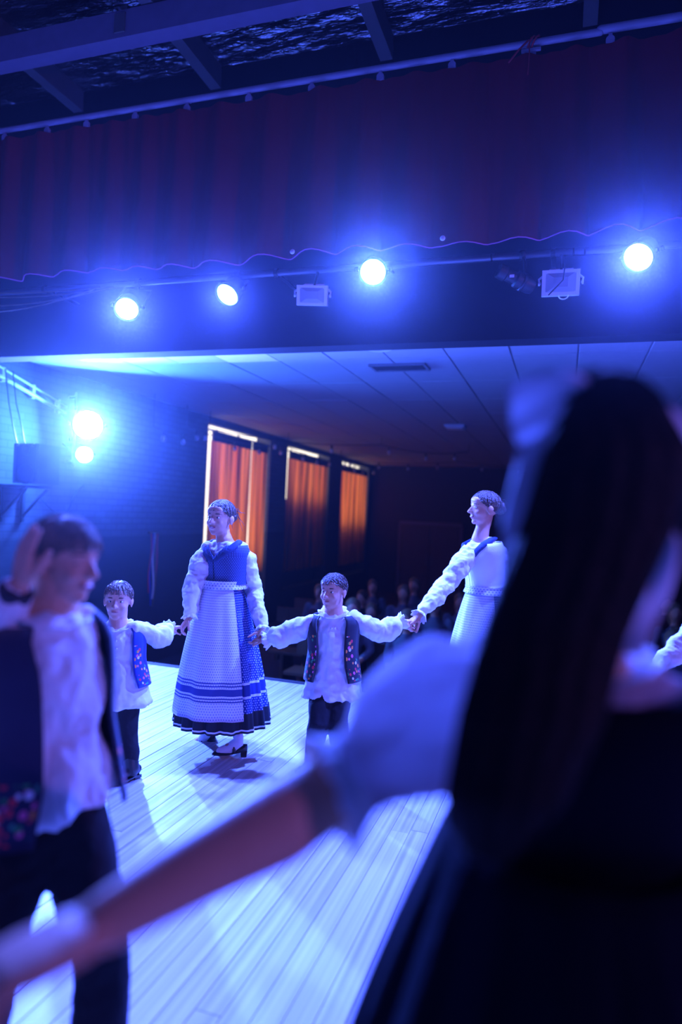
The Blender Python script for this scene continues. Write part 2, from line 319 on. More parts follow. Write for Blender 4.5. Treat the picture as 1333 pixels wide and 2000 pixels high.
M = dict(
    floor=wood_floor(), foil=foil(), brick=brick_wall(),
    black=mat('matt_black_paint', (0.012, 0.013, 0.02), rough=0.7),
    header=mat('header_dark_paint', (0.010, 0.011, 0.016), rough=0.85, spec=0.15, var=0.2, scale=2),
    darkwall=mat('dark_wall', (0.05, 0.05, 0.06), rough=0.85),
    beam=mat('painted_beam', (0.16, 0.13, 0.2), rough=0.6),
    rafter=mat('dark_rafter', (0.10, 0.09, 0.10), rough=0.7),
    whitemetal=mat('white_powder_coat', (0.72, 0.72, 0.74), rough=0.4),
    blackmetal=mat('black_metal', (0.02, 0.02, 0.022), rough=0.45, spec=0.5),
    steel=mat('grey_pipe', (0.14, 0.14, 0.16), rough=0.4, metal=0.6),
    tile=mat('ceiling_tile', (0.42, 0.42, 0.45), rough=0.9, var=0.06, bump=0.15, bscale=40),
    grid=mat('ceiling_grid', (0.22, 0.22, 0.24), rough=0.6),
    reflector=mat('flood_reflector', (0.32, 0.32, 0.36), rough=0.35),
    panel=mat('light_diffuser', (0.85, 0.78, 0.74), rough=0.5),
    hallfloor=mat('hall_carpet', (0.04, 0.04, 0.06), rough=0.95, bump=0.2, bscale=200),
    velvet=mat('red_velvet', (0.14, 0.004, 0.014), rough=0.95, var=0.25, scale=3, spec=0.1),
    hem=mat('curtain_hem', (0.5, 0.12, 0.3), rough=0.8),
    rail=mat('curtain_rail', (0.30, 0.26, 0.36), rough=0.4),
    rope=mat('red_cord', (0.4, 0.03, 0.04), rough=0.8),
    cable=mat('tan_cable', (0.16, 0.12, 0.07), rough=0.6), bcable=mat('black_cable', (0.01, 0.01, 0.012), rough=0.5),
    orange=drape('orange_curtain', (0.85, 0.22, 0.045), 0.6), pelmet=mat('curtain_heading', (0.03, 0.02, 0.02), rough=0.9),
    day=glow('daylit_glass', (1.0, 0.9, 0.72), DAYLIGHT),
    glass=mat('bulb_glass', (0.6, 0.6, 0.65), rough=0.1, spec=0.8),
    skin=mat('skin_fair', (0.68, 0.34, 0.21), rough=0.5, spec=0.35, var=0.08, scale=25, bump=0.03),
    lip=mat('lips', (0.45, 0.12, 0.12), rough=0.5), teeth=mat('teeth', (0.85, 0.83, 0.78), rough=0.3),
    eye=mat('dark_eye', (0.03, 0.02, 0.02), rough=0.15, spec=0.8), eyew=mat('eye_white', (0.75, 0.73, 0.72), rough=0.25),
    brow=mat('eyebrow', (0.10, 0.06, 0.04), rough=0.9),
    hair_l=mat('light_brown_hair', (0.20, 0.12, 0.065), rough=0.45, var=0.35, scale=40, bump=0.5, bscale=90),
    hair_b=mat('brown_hair', (0.10, 0.055, 0.03), rough=0.42, var=0.35, scale=40, bump=0.5, bscale=90),
    hair_d=mat('black_hair', (0.005, 0.004, 0.005), rough=0.65, spec=0.15, var=0.3, scale=40, bump=0.4, bscale=70),
    shirt=mat('white_cotton', (0.78, 0.77, 0.78), rough=0.85, var=0.04, bump=0.25, bscale=28, sheen=0.1),
    sheer=drape('sheer_white_blouse', (0.70, 0.68, 0.76), 0.62, 0.9),
    frill=mat('white_frill', (0.82, 0.81, 0.82), rough=0.85, var=0.04, bump=0.1, bscale=120),
    trouser=mat('black_trousers', (0.008, 0.008, 0.012), rough=0.9, bump=0.2, bscale=30),
    boot=mat('black_leather', (0.012, 0.011, 0.012), rough=0.35, spec=0.6, bump=0.1, bscale=50),
    sock=mat('white_sock', (0.75, 0.74, 0.76), rough=0.9),
    vest_k=embroidered('black_vest_cloth', (0.012, 0.010, 0.018)), vest_b=embroidered('blue_vest_cloth', (0.015, 0.04, 0.30)),
    vest_n=embroidered('navy_vest_cloth', (0.010, 0.016, 0.055), 0.30, 40, 20),
    lining=mat('blue_lining', (0.05, 0.16, 0.4), rough=0.8),
    bodice=printed('blue_bodice_print', (0.03, 0.05, 0.17), (0.16, 0.22, 0.42), 1, su=60, sv=26, size=0.25),
    skirt=printed('blue_dotted_skirt', (0.02, 0.05, 0.30), (0.55, 0.6, 0.8), 1, su=110, sv=60, size=0.22, stripes=((0.205, 0.222, (0.7, 0.72, 0.85)), (0.30, 0.317, (0.7, 0.72, 0.85)), (0.222, 0.30, (0.015, 0.03, 0.2)))),
    apron=printed('white_sprigged_apron', (0.74, 0.75, 0.82), (0.22, 0.26, 0.52), 1, su=44, sv=56, size=0.24,
                  stripes=((0.195, 0.204, (0.04, 0.06, 0.25)), (0.215, 0.224, (0.04, 0.06, 0.25)), (0.238, 0.285, (0.04, 0.06, 0.25)), (0.300, 0.309, (0.04, 0.06, 0.25)), (0.32, 0.329, (0.04, 0.06, 0.25)))),
    hemband=mat('black_hem_band', (0.012, 0.012, 0.02), rough=0.85), piping=mat('white_piping', (0.75, 0.75, 0.8), rough=0.8),
    shawl=mat('dark_blue_kerchief', (0.03, 0.05, 0.16), rough=0.85, bump=0.2, bscale=50),
    navy=mat('navy_dress', (0.004, 0.005, 0.011), rough=0.95, spec=0.05, bump=0.2, bscale=40),
    ribbon=mat('white_ribbon', (0.75, 0.75, 0.85), rough=0.6), redrib=mat('red_ribbon', (0.5, 0.02, 0.04), rough=0.7),
    wristband=mat('black_wristband', (0.015, 0.015, 0.03), rough=0.6),
    aud1=mat('audience_dark_top', (0.02, 0.02, 0.03), rough=0.9), aud2=mat('audience_pale_top', (0.14, 0.14, 0.17), rough=0.9), aud3=mat('audience_red_top', (0.08, 0.02, 0.03), rough=0.9),
    bench=mat('brown_bench_wood', (0.12, 0.07, 0.04), rough=0.6),
)

# ------------------------------------------------------------ the setting: stage
def struct(name, mb, m, parent=None, smooth=False, label=None):
    o = put(mb, name, m, parent, smooth=smooth); o['kind'] = 'structure'
    if label: o['label'] = label
    return o
XL, XR = -6.5, 6.5
fl = struct('floor', MB().box((0, 1.15, -0.06), (13.0, 8.86, 0.08)), M['bench'], label='pale worn timber stage floor of narrow boards')
PW = 0.0875
unit = MB(); hw, ch = PW / 2 - 0.0009, 0.002
sec = [(-hw, -0.02), (hw, -0.02), (hw, -ch), (hw - ch, 0), (-hw + ch, 0), (-hw, -ch)]
unit.rings([[V(x, -0.5, z) for x, z in sec], [V(x, 0.5, z) for x, z in sec]])
plank_mesh = mesh_of(unit, 'plank', smooth=False); plank_mesh.materials.append(M['floor'])
nx = int(13.0 / PW)
for i in range(nx):
    x = XL + PW * (i + 0.5); y0 = -3.25
    cuts = [-3.25 + 8.8 * random.uniform(0.38, 0.92), 5.55]
    for c in cuts:
        o = bpy.data.objects.new('plank', plank_mesh); COL.objects.link(o); o.parent = fl
        o.location = (x, (y0 + c) / 2, random.uniform(-0.0012, 0)); o.scale = (1, c - y0 - 0.003, 1); y0 = c
struct('trim_1', MB().box((0, 5.585, -0.012), (13.0, 0.06, 0.035)), M['black'], label='dark edging strip along the front of the stage')
struct('wall_stage_front', MB().box((0, 5.56, -0.48), (13.0, 0.05, 0.9)), M['darkwall'], label='dark front face of the stage below the floor')
struct('wall_stage_left', MB().box((XL - 0.06, 0.95, 2.6), (0.12, 8.5, 5.4)), M['darkwall'])
struct('wall_stage_right', MB().box((XR + 0.06, 0.95, 2.6), (0.12, 8.5, 5.4)), M['darkwall'])
struct('wall_stage_back', MB().box((0, -3.36, 2.6), (13.2, 0.12, 5.4)), M['darkwall'])
pw = MB().box((0, 5.3, 4.08), (13.2, 0.2, 2.46))
pw.box((-6.27, 5.3, 1.0), (0.46, 0.2, 3.9)).box((6.27, 5.3, 1.0), (0.46, 0.2, 3.9))
struct('wall_proscenium', pw, M['header'], label='dark painted wall over the stage opening, seen from the stage')
struct('ceiling_stage', MB().box((0, 1.0, 5.33), (13.2, 8.8, 0.08)), M['foil'], label='roof lining of crinkled foil insulation above the stage')
for k, x in enumerate((-5.9, -4.45, -3.02, -1.5, 0.02, 1.55, 3.1, 4.6)):
    o = struct('trim_%d' % (k + 2), MB().box((x, 1.0, 5.2), (0.1, 8.6, 0.19)), M['rafter'], label='dark rafter crossing under the foil roof lining')
o = struct('trim_10', MB().box((0, 4.24, 4.995), (13.0, 0.13, 0.20)), M['beam'], label='pale painted beam running above the curtain rail')
for x in (-3.24, -1.4, 0.6, 2.6):
    put(MB().box((x, 4.24, 5.12), (0.05, 0.05, 0.08)).box((x, 4.17, 5.0), (0.09, 0.012, 0.14)), 'bracket', M['rafter'], o, smooth=False)

# curtain border on its rail
RY = 4.45
rp = [onp(x, y, 1, RY) for x, y in ((0, 252), (1333, 42))]
def rail_pt(x): t = (x - rp[0].x) / (rp[1].x - rp[0].x); return rp[0].lerp(rp[1], t)
rz = (rp[0].z + rp[1].z) / 2
rt = root('curtain_rail', (0, RY, rz), 'long pale curtain rail with glider brackets running under the roof', 'rail')
put(MB().tube([(-6.3, RY, rz), (0.08, RY, rz)], 0.022, 12), 'rail_tube', M['rail'], rt)
put(MB().tube([(0.08, RY, rz + 0.012), (6.3, RY, rz + 0.012)], 0.026, 12), 'rail_tube', M['rail'], rt)
for x, y in ((10, 258), (93, 245), (170, 233), (265, 217), (366, 200), (487, 182), (610, 163), (744, 141), (884, 120), (1040, 96), (1193, 75)):
    p = onp(x, y, 1, RY); gx = p.x
    put(MB().box((gx, RY, rz - 0.035), (0.022, 0.012, 0.03)).lathe([(0.026, 0), (0.026, 0.02)], (gx, RY - 0.01, rz - 0.06), (0, 1, 0), 12).box((gx, RY, rz - 0.075), (0.05, 0.02, 0.012)), 'glider_bracket', M['rail'], rt, smooth=False)
hz0, hz1 = onp(60, 545, 1, RY).z, onp(1333, 440, 1, RY).z
hz = (hz0 + hz1) / 2
def cur(u, v):
    x = -6.3 + 12.6 * u
    ph = x * 2 * PI / 0.34 + 0.9 * math.sin(x * 1.7) + 0.5 * math.sin(x * 4.1)
    a = 0.055 + 0.02 * math.sin(x * 2.3)
    y = RY - 0.02 + a * (0.35 + 0.65 * v) * math.sin(ph) + 0.012 * math.sin(ph * 2 + 1)
    top = rz - 0.085
    return V(x + 0.03 * v * math.cos(ph), y, top + (hz - top) * v + 0.012 * math.sin(x * 3) * v)
cu = put(MB().grid(cur, 420, 14), 'curtain_border', M['velvet'], None)
tag(cu, 'dark red pleated curtain border hanging across the top of the stage', 'curtain')
put(MB().tube([cur(i / 420, 1) for i in range(421)], 0.0045, 6), 'hem_cord', M['hem'], cu)
for x, y in ((573, 493), (866, 467)):
    p = onp(x, y, 1, RY - 0.1)
    put(MB().lathe([(0.0, 0), (0.016, 0), (0.018, 0.006), (0.012, 0.012), (0.0, 0.012)], p + V(0, -0.01, 0), (0, -1, 0), 16), 'curtain_weight', M['piping'], cu)
# cord knotted round the rail
kx = onp(1032, 95, 1, RY).x
rr = root('tied_cord', (kx, RY, rz), 'red cord knotted round the curtain rail with loose ends', 'cord')
put(MB().tube([V(kx + 0.028 * math.cos(t) * 0.6 + 0.004 * t, RY + 0.036 * math.sin(t), rz + 0.036 * math.cos(t * 1.0)) for t in [k * 0.4 for k in range(40)]], 0.006, 6), 'knot', M['rope'], rr)
put(MB().tube([(kx, RY - 0.03, rz), (kx - 0.05, RY - 0.05, rz - 0.06), (kx - 0.11, RY - 0.05, rz - 0.13)], 0.006, 6), 'loose_end', M['rope'], rr)
put(MB().tube([(kx + 0.01, RY - 0.035, rz), (kx + 0.015, RY - 0.06, rz - 0.12), (kx + 0.012, RY - 0.07, rz - 0.24)], 0.004, 6), 'loose_end', M['rope'], rr)
put(MB().box((kx + 0.02, RY - 0.01, rz - 0.05), (0.12, 0.02, 0.015)), 'toggle', M['rail'], rr, smooth=False)

# lighting pipe
PY, PZ = 4.72, 3.29
pr = root('lighting_pipe', (0, PY, PZ), 'long steel lighting pipe hung behind the curtain border', 'pipe')
put(MB().tube([(-6.3, PY, PZ), (6.3, PY, PZ)], 0.024, 14), 'tube', M['steel'], pr)
for x in (-4.3, -2.15, -0.15, 1.6):
    put(MB().box((x, PY + 0.22, PZ), (0.03, 0.42, 0.012)).lathe([(0.032, -0.015), (0.032, 0.015)], (x, PY, PZ), (1, 0, 0), 14), 'wall_bracket', M['blackmetal'], pr, smooth=False)
for x in (-0.55, -0.02, 0.05):
    put(MB().lathe([(0.026, -0.006), (0.026, 0.006)], (x, PY, PZ), (1, 0, 0), 14), 'tape_band', M['bcable'], pr)

def spot(parent, loc, aim, watts, col, size_deg, radius=0.05, blend=0.5):
    ld = bpy.data.lights.new('lamp_light', 'SPOT'); ld.energy = watts; ld.color = col; ld.spot_size = math.radians(size_deg); ld.spot_blend = blend; ld.shadow_soft_size = radius
    o = bpy.data.objects.new('lamp_light', ld); COL.objects.link(o); o.parent = parent
    o.location = Vector(loc) - wloc(parent); o.rotation_euler = Vector(aim).to_track_quat('-Z', 'Y').to_euler(); return o
LENS = {}
def par_can(c, target, hang, label, watts, col, lens_col, lens_s, group='LED stage lamps', R=0.095, deg=128, cells=True):
    """round LED can: body, bezel, lens, LEDs, yoke, clamp"""
    c = Vector(c); aim = (Vector(target) - c).normalized(); a, b, d = basis_from(aim)
    t = root('stage_lamp', c, label, 'stage lamp', group)
    put(MB().lathe([(0.0, -0.15), (R * 0.72, -0.15), (R * 0.8, -0.14), (R * 0.86, -0.06), (R, -0.03), (R * 1.02, 0.0), (R * 0.9, 0.002), (0, 0.002)], c, aim, 28), 'housing', M['blackmetal'], t, auto=40)
    put(MB().lathe([(R * 1.04, -0.012), (R * 1.06, 0.012), (R * 0.93, 0.014), (R * 0.93, -0.012)], c, aim, 28), 'bezel', M['blackmetal'], t, auto=40)
    key = (lens_col, lens_s)
    if key not in LENS: LENS[key] = glow('lit_lens_%d' % len(LENS), lens_col, lens_s)
    lens = put(MB().lathe([(0, 0.004), (R * 0.9, 0.004), (R * 0.86, 0.01), (R * 0.5, 0.016), (0, 0.018)], c, aim, 28), 'lens', LENS[key], t)
    if cells:
        m = MB()
        for rr_, n_ in ((0, 1), (0.33, 6), (0.66, 12)):
            for k in range(n_):
                q = c + aim * 0.018 + (a * math.cos(2 * PI * k / n_) + b * math.sin(2 * PI * k / n_)) * R * rr_
                m.ell(q, (R * 0.11, R * 0.11, 0.008), (a, b, d), 8, 6)
        put(m, 'led_cluster', LENS[key], lens)
    # yoke: U of flat bar from the can's sides up to the clamp
    h = Vector(hang); side = d.cross(V(0, 0, 1)).normalized(); top = h - V(0, 0, 0.05)
    mid = c - aim * 0.06
    put(MB().tube([mid + side * R * 0.9, mid + side * R * 1.18, top + side * R * 1.1, top + side * R * 0.3, top - side * R * 0.3, top - side * R * 1.1, mid - side * R * 1.18, mid - side * R * 0.9], 0.010, 8, flat=(1, 0.5)), 'yoke', M['blackmetal'], t)
    put(MB().tube([top, h], 0.012, 8).lathe([(0.034, -0.02), (0.034, 0.02)], h, (1, 0, 0), 14), 'clamp', M['blackmetal'], t, smooth=False)
    for s in (-1, 1): put(MB().lathe([(0.018, 0), (0.018, 0.02), (0.012, 0.024)], mid + side * s * R * 1.15, side * s, 12), 'knob', M['blackmetal'], t)
    spot(t, c + aim * 0.05, aim, watts, col, deg); return t
LC = (0.06, 0.15, 1.0)
P1, P2, P3, P4 = onp(248, 603, 1, 4.58), onp(445, 575, 1, 4.6), onp(729, 531, 1, 4.56), onp(1248, 502, 1, 4.56)
par_can(P1, (-1.5, 1.2, 0.2), (P1.x, PY, PZ), 'lit blue stage lamp leftmost on the lighting pipe', PAR_W, BLUE, LC, 90)
par_can(P2, (-2.9, 1.6, 0.0), (P2.x + 0.02, PY, PZ), 'lit blue stage lamp turned aside, left of the white floodlight', PAR_W * 0.45, BLUE, LC, 30)
par_can(P3, (-0.55, 1.2, 0.9), (P3.x, PY, PZ), 'brightest cyan-blue stage lamp in the middle of the pipe', PAR_W, CYAN, (0.03, 0.20, 1.0), 300)
par_can(P4, (-1.2, 1.4, 0.3), (P4.x, PY, PZ), 'lit blue stage lamp at the right end of the pipe', PAR_W, BLUE, LC, 90)
# wash lamps upstage, behind the photographer
wr = root('upstage_pipe', (0, -2.6, 4.3), 'steel lighting pipe across the back of the stage', 'pipe')
put(MB().tube([(-5, -2.6, 4.3), (5, -2.6, 4.3)], 0.024, 12), 'tube', M['steel'], wr)
for x in (-4.8, 4.8): put(MB().box((x, -2.96, 4.3), (0.03, 0.72, 0.03)), 'wall_bracket', M['steel'], wr, smooth=False)
for x, tg, l in ((-3.4, (-1.9, 3.9, 0.5), 'purple wash lamp at the left of the upstage pipe'),):
    par_can((x, -2.5, 4.1), tg, (x, -2.6, 4.3), l, WASH_W, PURPLE, (0.24, 0.16, 1.0), 12, 'upstage wash lamps', deg=58)
t = root('lamp_bracket', (XR - 0.4, 0.9, 3.0), 'steel bracket carrying the side lamp on the right wing wall', 'bracket')
put(MB().box((XR - 0.01, 0.9, 3.0), (0.02, 0.16, 0.2)), 'wall_plate', M['steel'], t, smooth=False)
put(MB().tube([(XR - 0.02, 0.9, 3.0), (XR - 0.42, 0.9, 3.0)], 0.022, 10), 'arm', M['steel'], t)
par_can((XR - 0.45, 0.9, 2.78), (-1.2, 2.4, 0.9), (XR - 0.40, 0.9, 3.0), 'purple side lamp on the right wing wall', SIDE_W, PURPLE, (0.26, 0.15, 1.0), 14, 'upstage wash lamps', deg=62)

def flood(c, aim, hang, W, H, label):
    c = Vector(c); aim = Vector(aim).normalized(); a, b, d = basis_from(aim); t = root('floodlight', c, label, 'floodlight', 'white floodlights on the pipe')
    ax = (a, b, d)
    put(MB().box(c - d * 0.03, (W, H, 0.05), ax).box(c - d * 0.07, (W * 0.7, H * 0.7, 0.04), ax), 'housing', M['whitemetal'], t, smooth=False)
    m = MB()
    for s in (-1, 1): m.box(c + a * s * (W / 2 - 0.012), (0.024, H, 0.016), ax); m.box(c + b * s * (H / 2 - 0.012), (W - 0.05, 0.024, 0.016), ax)
    put(m, 'front_frame', M['whitemetal'], t, smooth=False)
    rs = [[c + a * (sx * W * k) + b * (sy * H * k) - d * z for sx, sy in ((-1, -1), (1, -1), (1, 1), (-1, 1))] for k, z in ((0.44, -0.003), (0.2, -0.02), (0.19, -0.021))]
    put(MB().rings(rs), 'reflector', M['reflector'], t, smooth=False)
    mid = c - d * 0.03; up = Vector(hang)
    put(MB().tube([mid + a * (W / 2 + 0.015), mid + a * (W / 2 + 0.02) + V(0, 0, 0.03), mid + a * W * 0.3 + V(0, 0.03, H / 2 + 0.02), mid - a * W * 0.3 + V(0, 0.03, H / 2 + 0.02), mid - a * (W / 2 + 0.02) + V(0, 0, 0.03), mid - a * (W / 2 + 0.015)], 0.008, 8), 'bracket', M['whitemetal'], t)
    put(MB().tube([mid + V(0, 0.03, H / 2 + 0.02), up], 0.012, 8), 'hanger', M['blackmetal'], t)
    for s in (-1, 1): put(MB().lathe([(0.012, 0), (0.012, 0.012)], mid + a * s * (W / 2 + 0.012), a * s, 10), 'bolt', M['whitemetal'], t)
    return t, ax
F1, F2 = onp(610, 577, 1, 4.62), onp(1096, 552, 1, 4.62)
flood(F1, V(0.25, -1, -0.25), (F1.x, PY, PZ), 0.225, 0.14, 'white floodlight between the turned-aside lamp and the cyan lamp')
f2, _ = flood(F2, V(0.03, -1, -0.18), (F2.x, PY, PZ), 0.235, 0.16, 'white floodlight with a black cable across its face')
put(MB().tube([F2 + V(0.02, 0.02, 0.12), F2 + V(0.02, -0.045, 0.07), F2 + V(0.015, -0.05, 0.0), F2 + V(-0.04, -0.05, -0.06), F2 + V(-0.07, -0.045, -0.09)], 0.004, 6), 'power_cable', M['bcable'], f2)
put(MB().tube([F2 + V(0.02 + 0.03 * math.cos(t), -0.02, -0.09 - 0.025 * math.sin(t)) for t in [k * 0.35 for k in range(10)]], 0.004, 6), 'safety_loop', M['whitemetal'], f2)
# unlit profile spot
K = onp(1008, 545, 1, 4.6); t = root('profile_spotlight', K, 'black unlit profile spotlight beside the white floodlight', 'spotlight')
ka = V(-0.8, -0.45, 0.32).normalized()
put(MB().lathe([(0, -0.13), (0.045, -0.13), (0.055, -0.1), (0.055, 0.0), (0.042, 0.01), (0.042, 0.07), (0.05, 0.08), (0.05, 0.13), (0.04, 0.132), (0.04, 0.1), (0, 0.1)], K, ka, 20), 'barrel', M['blackmetal'], t, auto=35)
put(MB().lathe([(0.06, -0.02), (0.06, 0.0)], K - ka * 0.04, ka, 20), 'cooling_ring', M['blackmetal'], t)
put(MB().box(K + V(-0.02, -0.062, 0.0), (0.03, 0.004, 0.018)), 'data_plate', M['piping'], t, smooth=False)
put(MB().tube([K + V(0.06, 0, 0), K + V(0.05, 0.06, 0.12), V(K.x + 0.03, PY, PZ)], 0.011, 8), 'yoke', M['blackmetal'], t)
put(MB().lathe([(0.034, -0.02), (0.034, 0.02)], (K.x + 0.03, PY, PZ), (1, 0, 0), 14), 'clamp', M['blackmetal'], t)
# cables sagging between the curtain and the pipe
for k, (a_, b_, sag) in enumerate((((-10, 545), (215, 535), 0.13), ((-10, 555), (205, 545), 0.19), ((-10, 540), (190, 540), 0.10), ((-10, 550), (180, 555), 0.26))):
    p, q = onp(*a_, 1, 4.6), onp(*b_, 1, 4.6); p = V(XL + 0.01, p.y, p.z + 0.12); q = V(q.x, PY, PZ - 0.02)
    o = put(MB().tube([p.lerp(q, i / 16) - V(0, 0.01 * k, sag * 4 * (i / 16) * (1 - i / 16)) for i in range(17)], 0.006, 6), 'sagging_cable', M['cable'], None)
    tag(o, ('uppermost sagging tan cable left of the stage lamps', 'second sagging tan cable left of the stage lamps', 'thin tan cable crossing the sagging bundle', 'lowest tan cable sagging below the curtain hem')[(1, 2, 0, 3)[k]], 'cable', 'sagging cables at the left')

# ------------------------------------------------------------ the hall beyond the stage
HX0, HX1, HY1, HZ0, CZ = -6.0, 7.2, 21.3, -0.95, 3.08
struct('floor_hall', MB().box((0.6, 13.4, HZ0 - 0.05), (13.4, 16.0, 0.1)), M['hallfloor'], label='dark carpeted hall floor below the stage')
bays = [(10.62, 13.3), (14.23, 17.12), (18.2, 20.95)]
WT = 2.97
wl = MB().box((HX0 - 0.2, (5.4 + bays[0][0]) / 2, 1.1), (0.4, bays[0][0] - 5.4, 4.2))
prev = bays[0][0]
for i, (a_, b_) in enumerate(bays):
    wl.box((HX0 - 0.06, (a_ + b_) / 2, (WT + 3.2) / 2), (0.12, b_ - a_, 3.2 - WT)); wl.box((HX0 - 0.2, (a_ + b_) / 2, 3.17), (0.4, b_ - a_, 0.06)); wl.box((HX0 - 0.2, (a_ + b_) / 2, -0.65), (0.4, b_ - a_, 0.7))
    nxt = bays[i + 1][0] if i < 2 else 21.4
    wl.box((HX0 - 0.2, (b_ + nxt) / 2, 1.1), (0.4, nxt - b_, 4.2))
struct('wall_left', wl, M['brick'], label='painted brick side wall of the hall with curtained windows')
struct('wall_right', MB().box((HX1 + 0.1, 13.4, 1.1), (0.2, 16.2, 4.2)), M['darkwall'])
bw = struct('wall_back', MB().box((0.6, HY1 + 0.1, 1.1), (13.6, 0.2, 4.2)), M['darkwall'], label='dark far wall of the hall')
ce = struct('ceiling', MB().box((0.6, 13.36, CZ + 0.06), (13.2, 15.88, 0.08)), M['grid'], label='dropped hall ceiling of pale square-edged tiles')
tm = MB(); tw, tl = 0.6 - 0.012, 1.2 - 0.014
for_rings = [[V(sx * (tw / 2 - e), sy * (tl / 2 - e), z) for sx, sy in ((-1, -1), (1, -1), (1, 1), (-1, 1))] for e, z in ((0, 0.02), (0, 0.004), (0.004, 0))]
tm.rings(for_rings)
tile_mesh = mesh_of(tm, 'ceiling_tile', smooth=False); tile_mesh.materials.append(M['tile'])
TX0, TY0 = -6.0 + 0.052, 5.45
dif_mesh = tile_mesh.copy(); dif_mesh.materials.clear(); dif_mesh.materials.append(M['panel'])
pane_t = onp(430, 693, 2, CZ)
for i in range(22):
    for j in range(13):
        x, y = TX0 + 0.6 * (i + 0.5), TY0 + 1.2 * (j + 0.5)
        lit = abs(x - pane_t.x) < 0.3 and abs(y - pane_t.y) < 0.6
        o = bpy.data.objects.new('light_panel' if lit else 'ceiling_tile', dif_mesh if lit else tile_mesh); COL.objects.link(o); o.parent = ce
        o.location = (x, y, CZ + random.uniform(-0.002, 0.003)); o.rotation_euler = (random.uniform(-0.002, 0.002), random.uniform(-0.003, 0.003), 0)
v = onp(775, 710, 2, CZ)
t = root('air_vent', v, 'recessed air vent in the hall ceiling', 'vent')
put(MB().box(v + V(0, 0, -0.012), (0.6, 0.03, 0.02)).box(v + V(0, 0.28, -0.012), (0.6, 0.03, 0.02)).box(v + V(-0.29, 0.14, -0.012), (0.03, 0.3, 0.02)).box(v + V(0.29, 0.14, -0.012), (0.03, 0.3, 0.02)), 'frame', M['grid'], t, smooth=False)
for k in range(5): put(MB().box(v + V(0, 0.05 + 0.045 * k, -0.01), (0.54, 0.02, 0.012), (V(1, 0, 0), V(0, 0.8, 0.6), V(0, -0.6, 0.8))), 'louvre', M['black'], t, smooth=False)
v = onp(890, 831, 2, CZ)
t = root('ceiling_fixture', v, 'small pale ceiling fixture far back in the hall', 'fixture')
put(MB().box(v + V(0, 0, -0.02), (0.34, 0.34, 0.04)), 'base_plate', M['whitemetal'], t, smooth=False)
put(MB().box(v + V(0, 0, -0.05), (0.28, 0.28, 0.03)), 'diffuser', M['panel'], t, smooth=False)
for (x, y), lb in (((173, 697), 'pale round ceiling ring at the left by the stage opening'), ((740, 678), 'pale round ceiling ring above the middle of the hall')):
    v = onp(x, y, 2, CZ)
    t = root('downlight_ring', v, lb, 'downlight')
    put(MB().lathe([(0.10, 0), (0.13, 0.0), (0.13, 0.014), (0.12, 0.02), (0.10, 0.012)], v, (0, 0, -1), 24), 'trim_ring', M['whitemetal'], t)
    put(MB().lathe([(0, 0.0), (0.10, 0.0), (0.10, 0.006), (0, 0.006)], v, (0, 0, -1), 24), 'lens', M['glass'], t)

# windows, daylight behind drawn curtains
def window(n, y0, y1, z0):
    t = root('window_%d' % n, (HX0 - 0.34, (y0 + y1) / 2, z0), ('daylit window in the bay nearest the stage', 'daylit window in the middle bay of the side wall', 'daylit window in the farthest bay')[n - 1]); t['kind'] = 'structure'
    X = HX0 - 0.34; nm = 3; wd = (y1 - y0) / nm
    for k in range(nm): put(MB().box((X, y0 + wd * (k + 0.5), (z0 + 3.12) / 2), (0.012, wd - 0.03, 3.12 - z0)), 'pane', M['day'], t, smooth=False)
    for k in range(nm + 1): put(MB().box((X + 0.02, y0 + wd * k, (z0 + WT) / 2), (0.03, 0.05, WT - z0)), 'mullion', M['blackmetal'], t, smooth=False)
    put(MB().box((X + 0.02, (y0 + y1) / 2, z0), (0.05, y1 - y0, 0.05)), 'sill', M['blackmetal'], t, smooth=False)
    if z0 > 0: put(MB().box((X, (y0 + y1) / 2, (z0 - 0.35) / 2), (0.06, y1 - y0, z0 + 0.35)), 'spandrel', M['darkwall'], t, smooth=False)
window(1, bays[0][0], bays[0][1], 0.35); window(2, bays[1][0], bays[1][1], 1.75); window(3, bays[2][0], bays[2][1], 1.15)
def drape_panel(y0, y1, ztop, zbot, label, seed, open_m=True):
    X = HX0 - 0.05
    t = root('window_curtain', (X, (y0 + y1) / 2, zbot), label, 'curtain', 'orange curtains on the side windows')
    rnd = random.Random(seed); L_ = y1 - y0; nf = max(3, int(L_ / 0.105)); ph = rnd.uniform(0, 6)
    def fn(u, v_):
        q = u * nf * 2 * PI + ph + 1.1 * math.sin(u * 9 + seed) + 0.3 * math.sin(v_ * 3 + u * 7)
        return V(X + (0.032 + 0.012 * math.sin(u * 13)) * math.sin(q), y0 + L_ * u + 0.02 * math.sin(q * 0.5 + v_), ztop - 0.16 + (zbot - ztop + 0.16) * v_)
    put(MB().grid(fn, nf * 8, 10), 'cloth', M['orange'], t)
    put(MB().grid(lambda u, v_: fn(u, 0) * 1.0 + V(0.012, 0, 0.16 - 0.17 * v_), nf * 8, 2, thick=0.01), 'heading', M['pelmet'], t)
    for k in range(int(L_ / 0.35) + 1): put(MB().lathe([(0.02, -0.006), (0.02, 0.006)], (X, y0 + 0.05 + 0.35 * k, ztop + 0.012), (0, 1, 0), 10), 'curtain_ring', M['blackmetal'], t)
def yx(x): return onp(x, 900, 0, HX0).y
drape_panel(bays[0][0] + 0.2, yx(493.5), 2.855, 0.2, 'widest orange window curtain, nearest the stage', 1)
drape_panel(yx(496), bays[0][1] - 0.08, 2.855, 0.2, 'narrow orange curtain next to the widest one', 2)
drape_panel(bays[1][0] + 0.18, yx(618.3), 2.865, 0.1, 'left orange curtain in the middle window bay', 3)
drape_panel(yx(619.5), bays[1][1] - 0.1, 2.865, 0.1, 'right orange curtain in the middle window bay', 4)
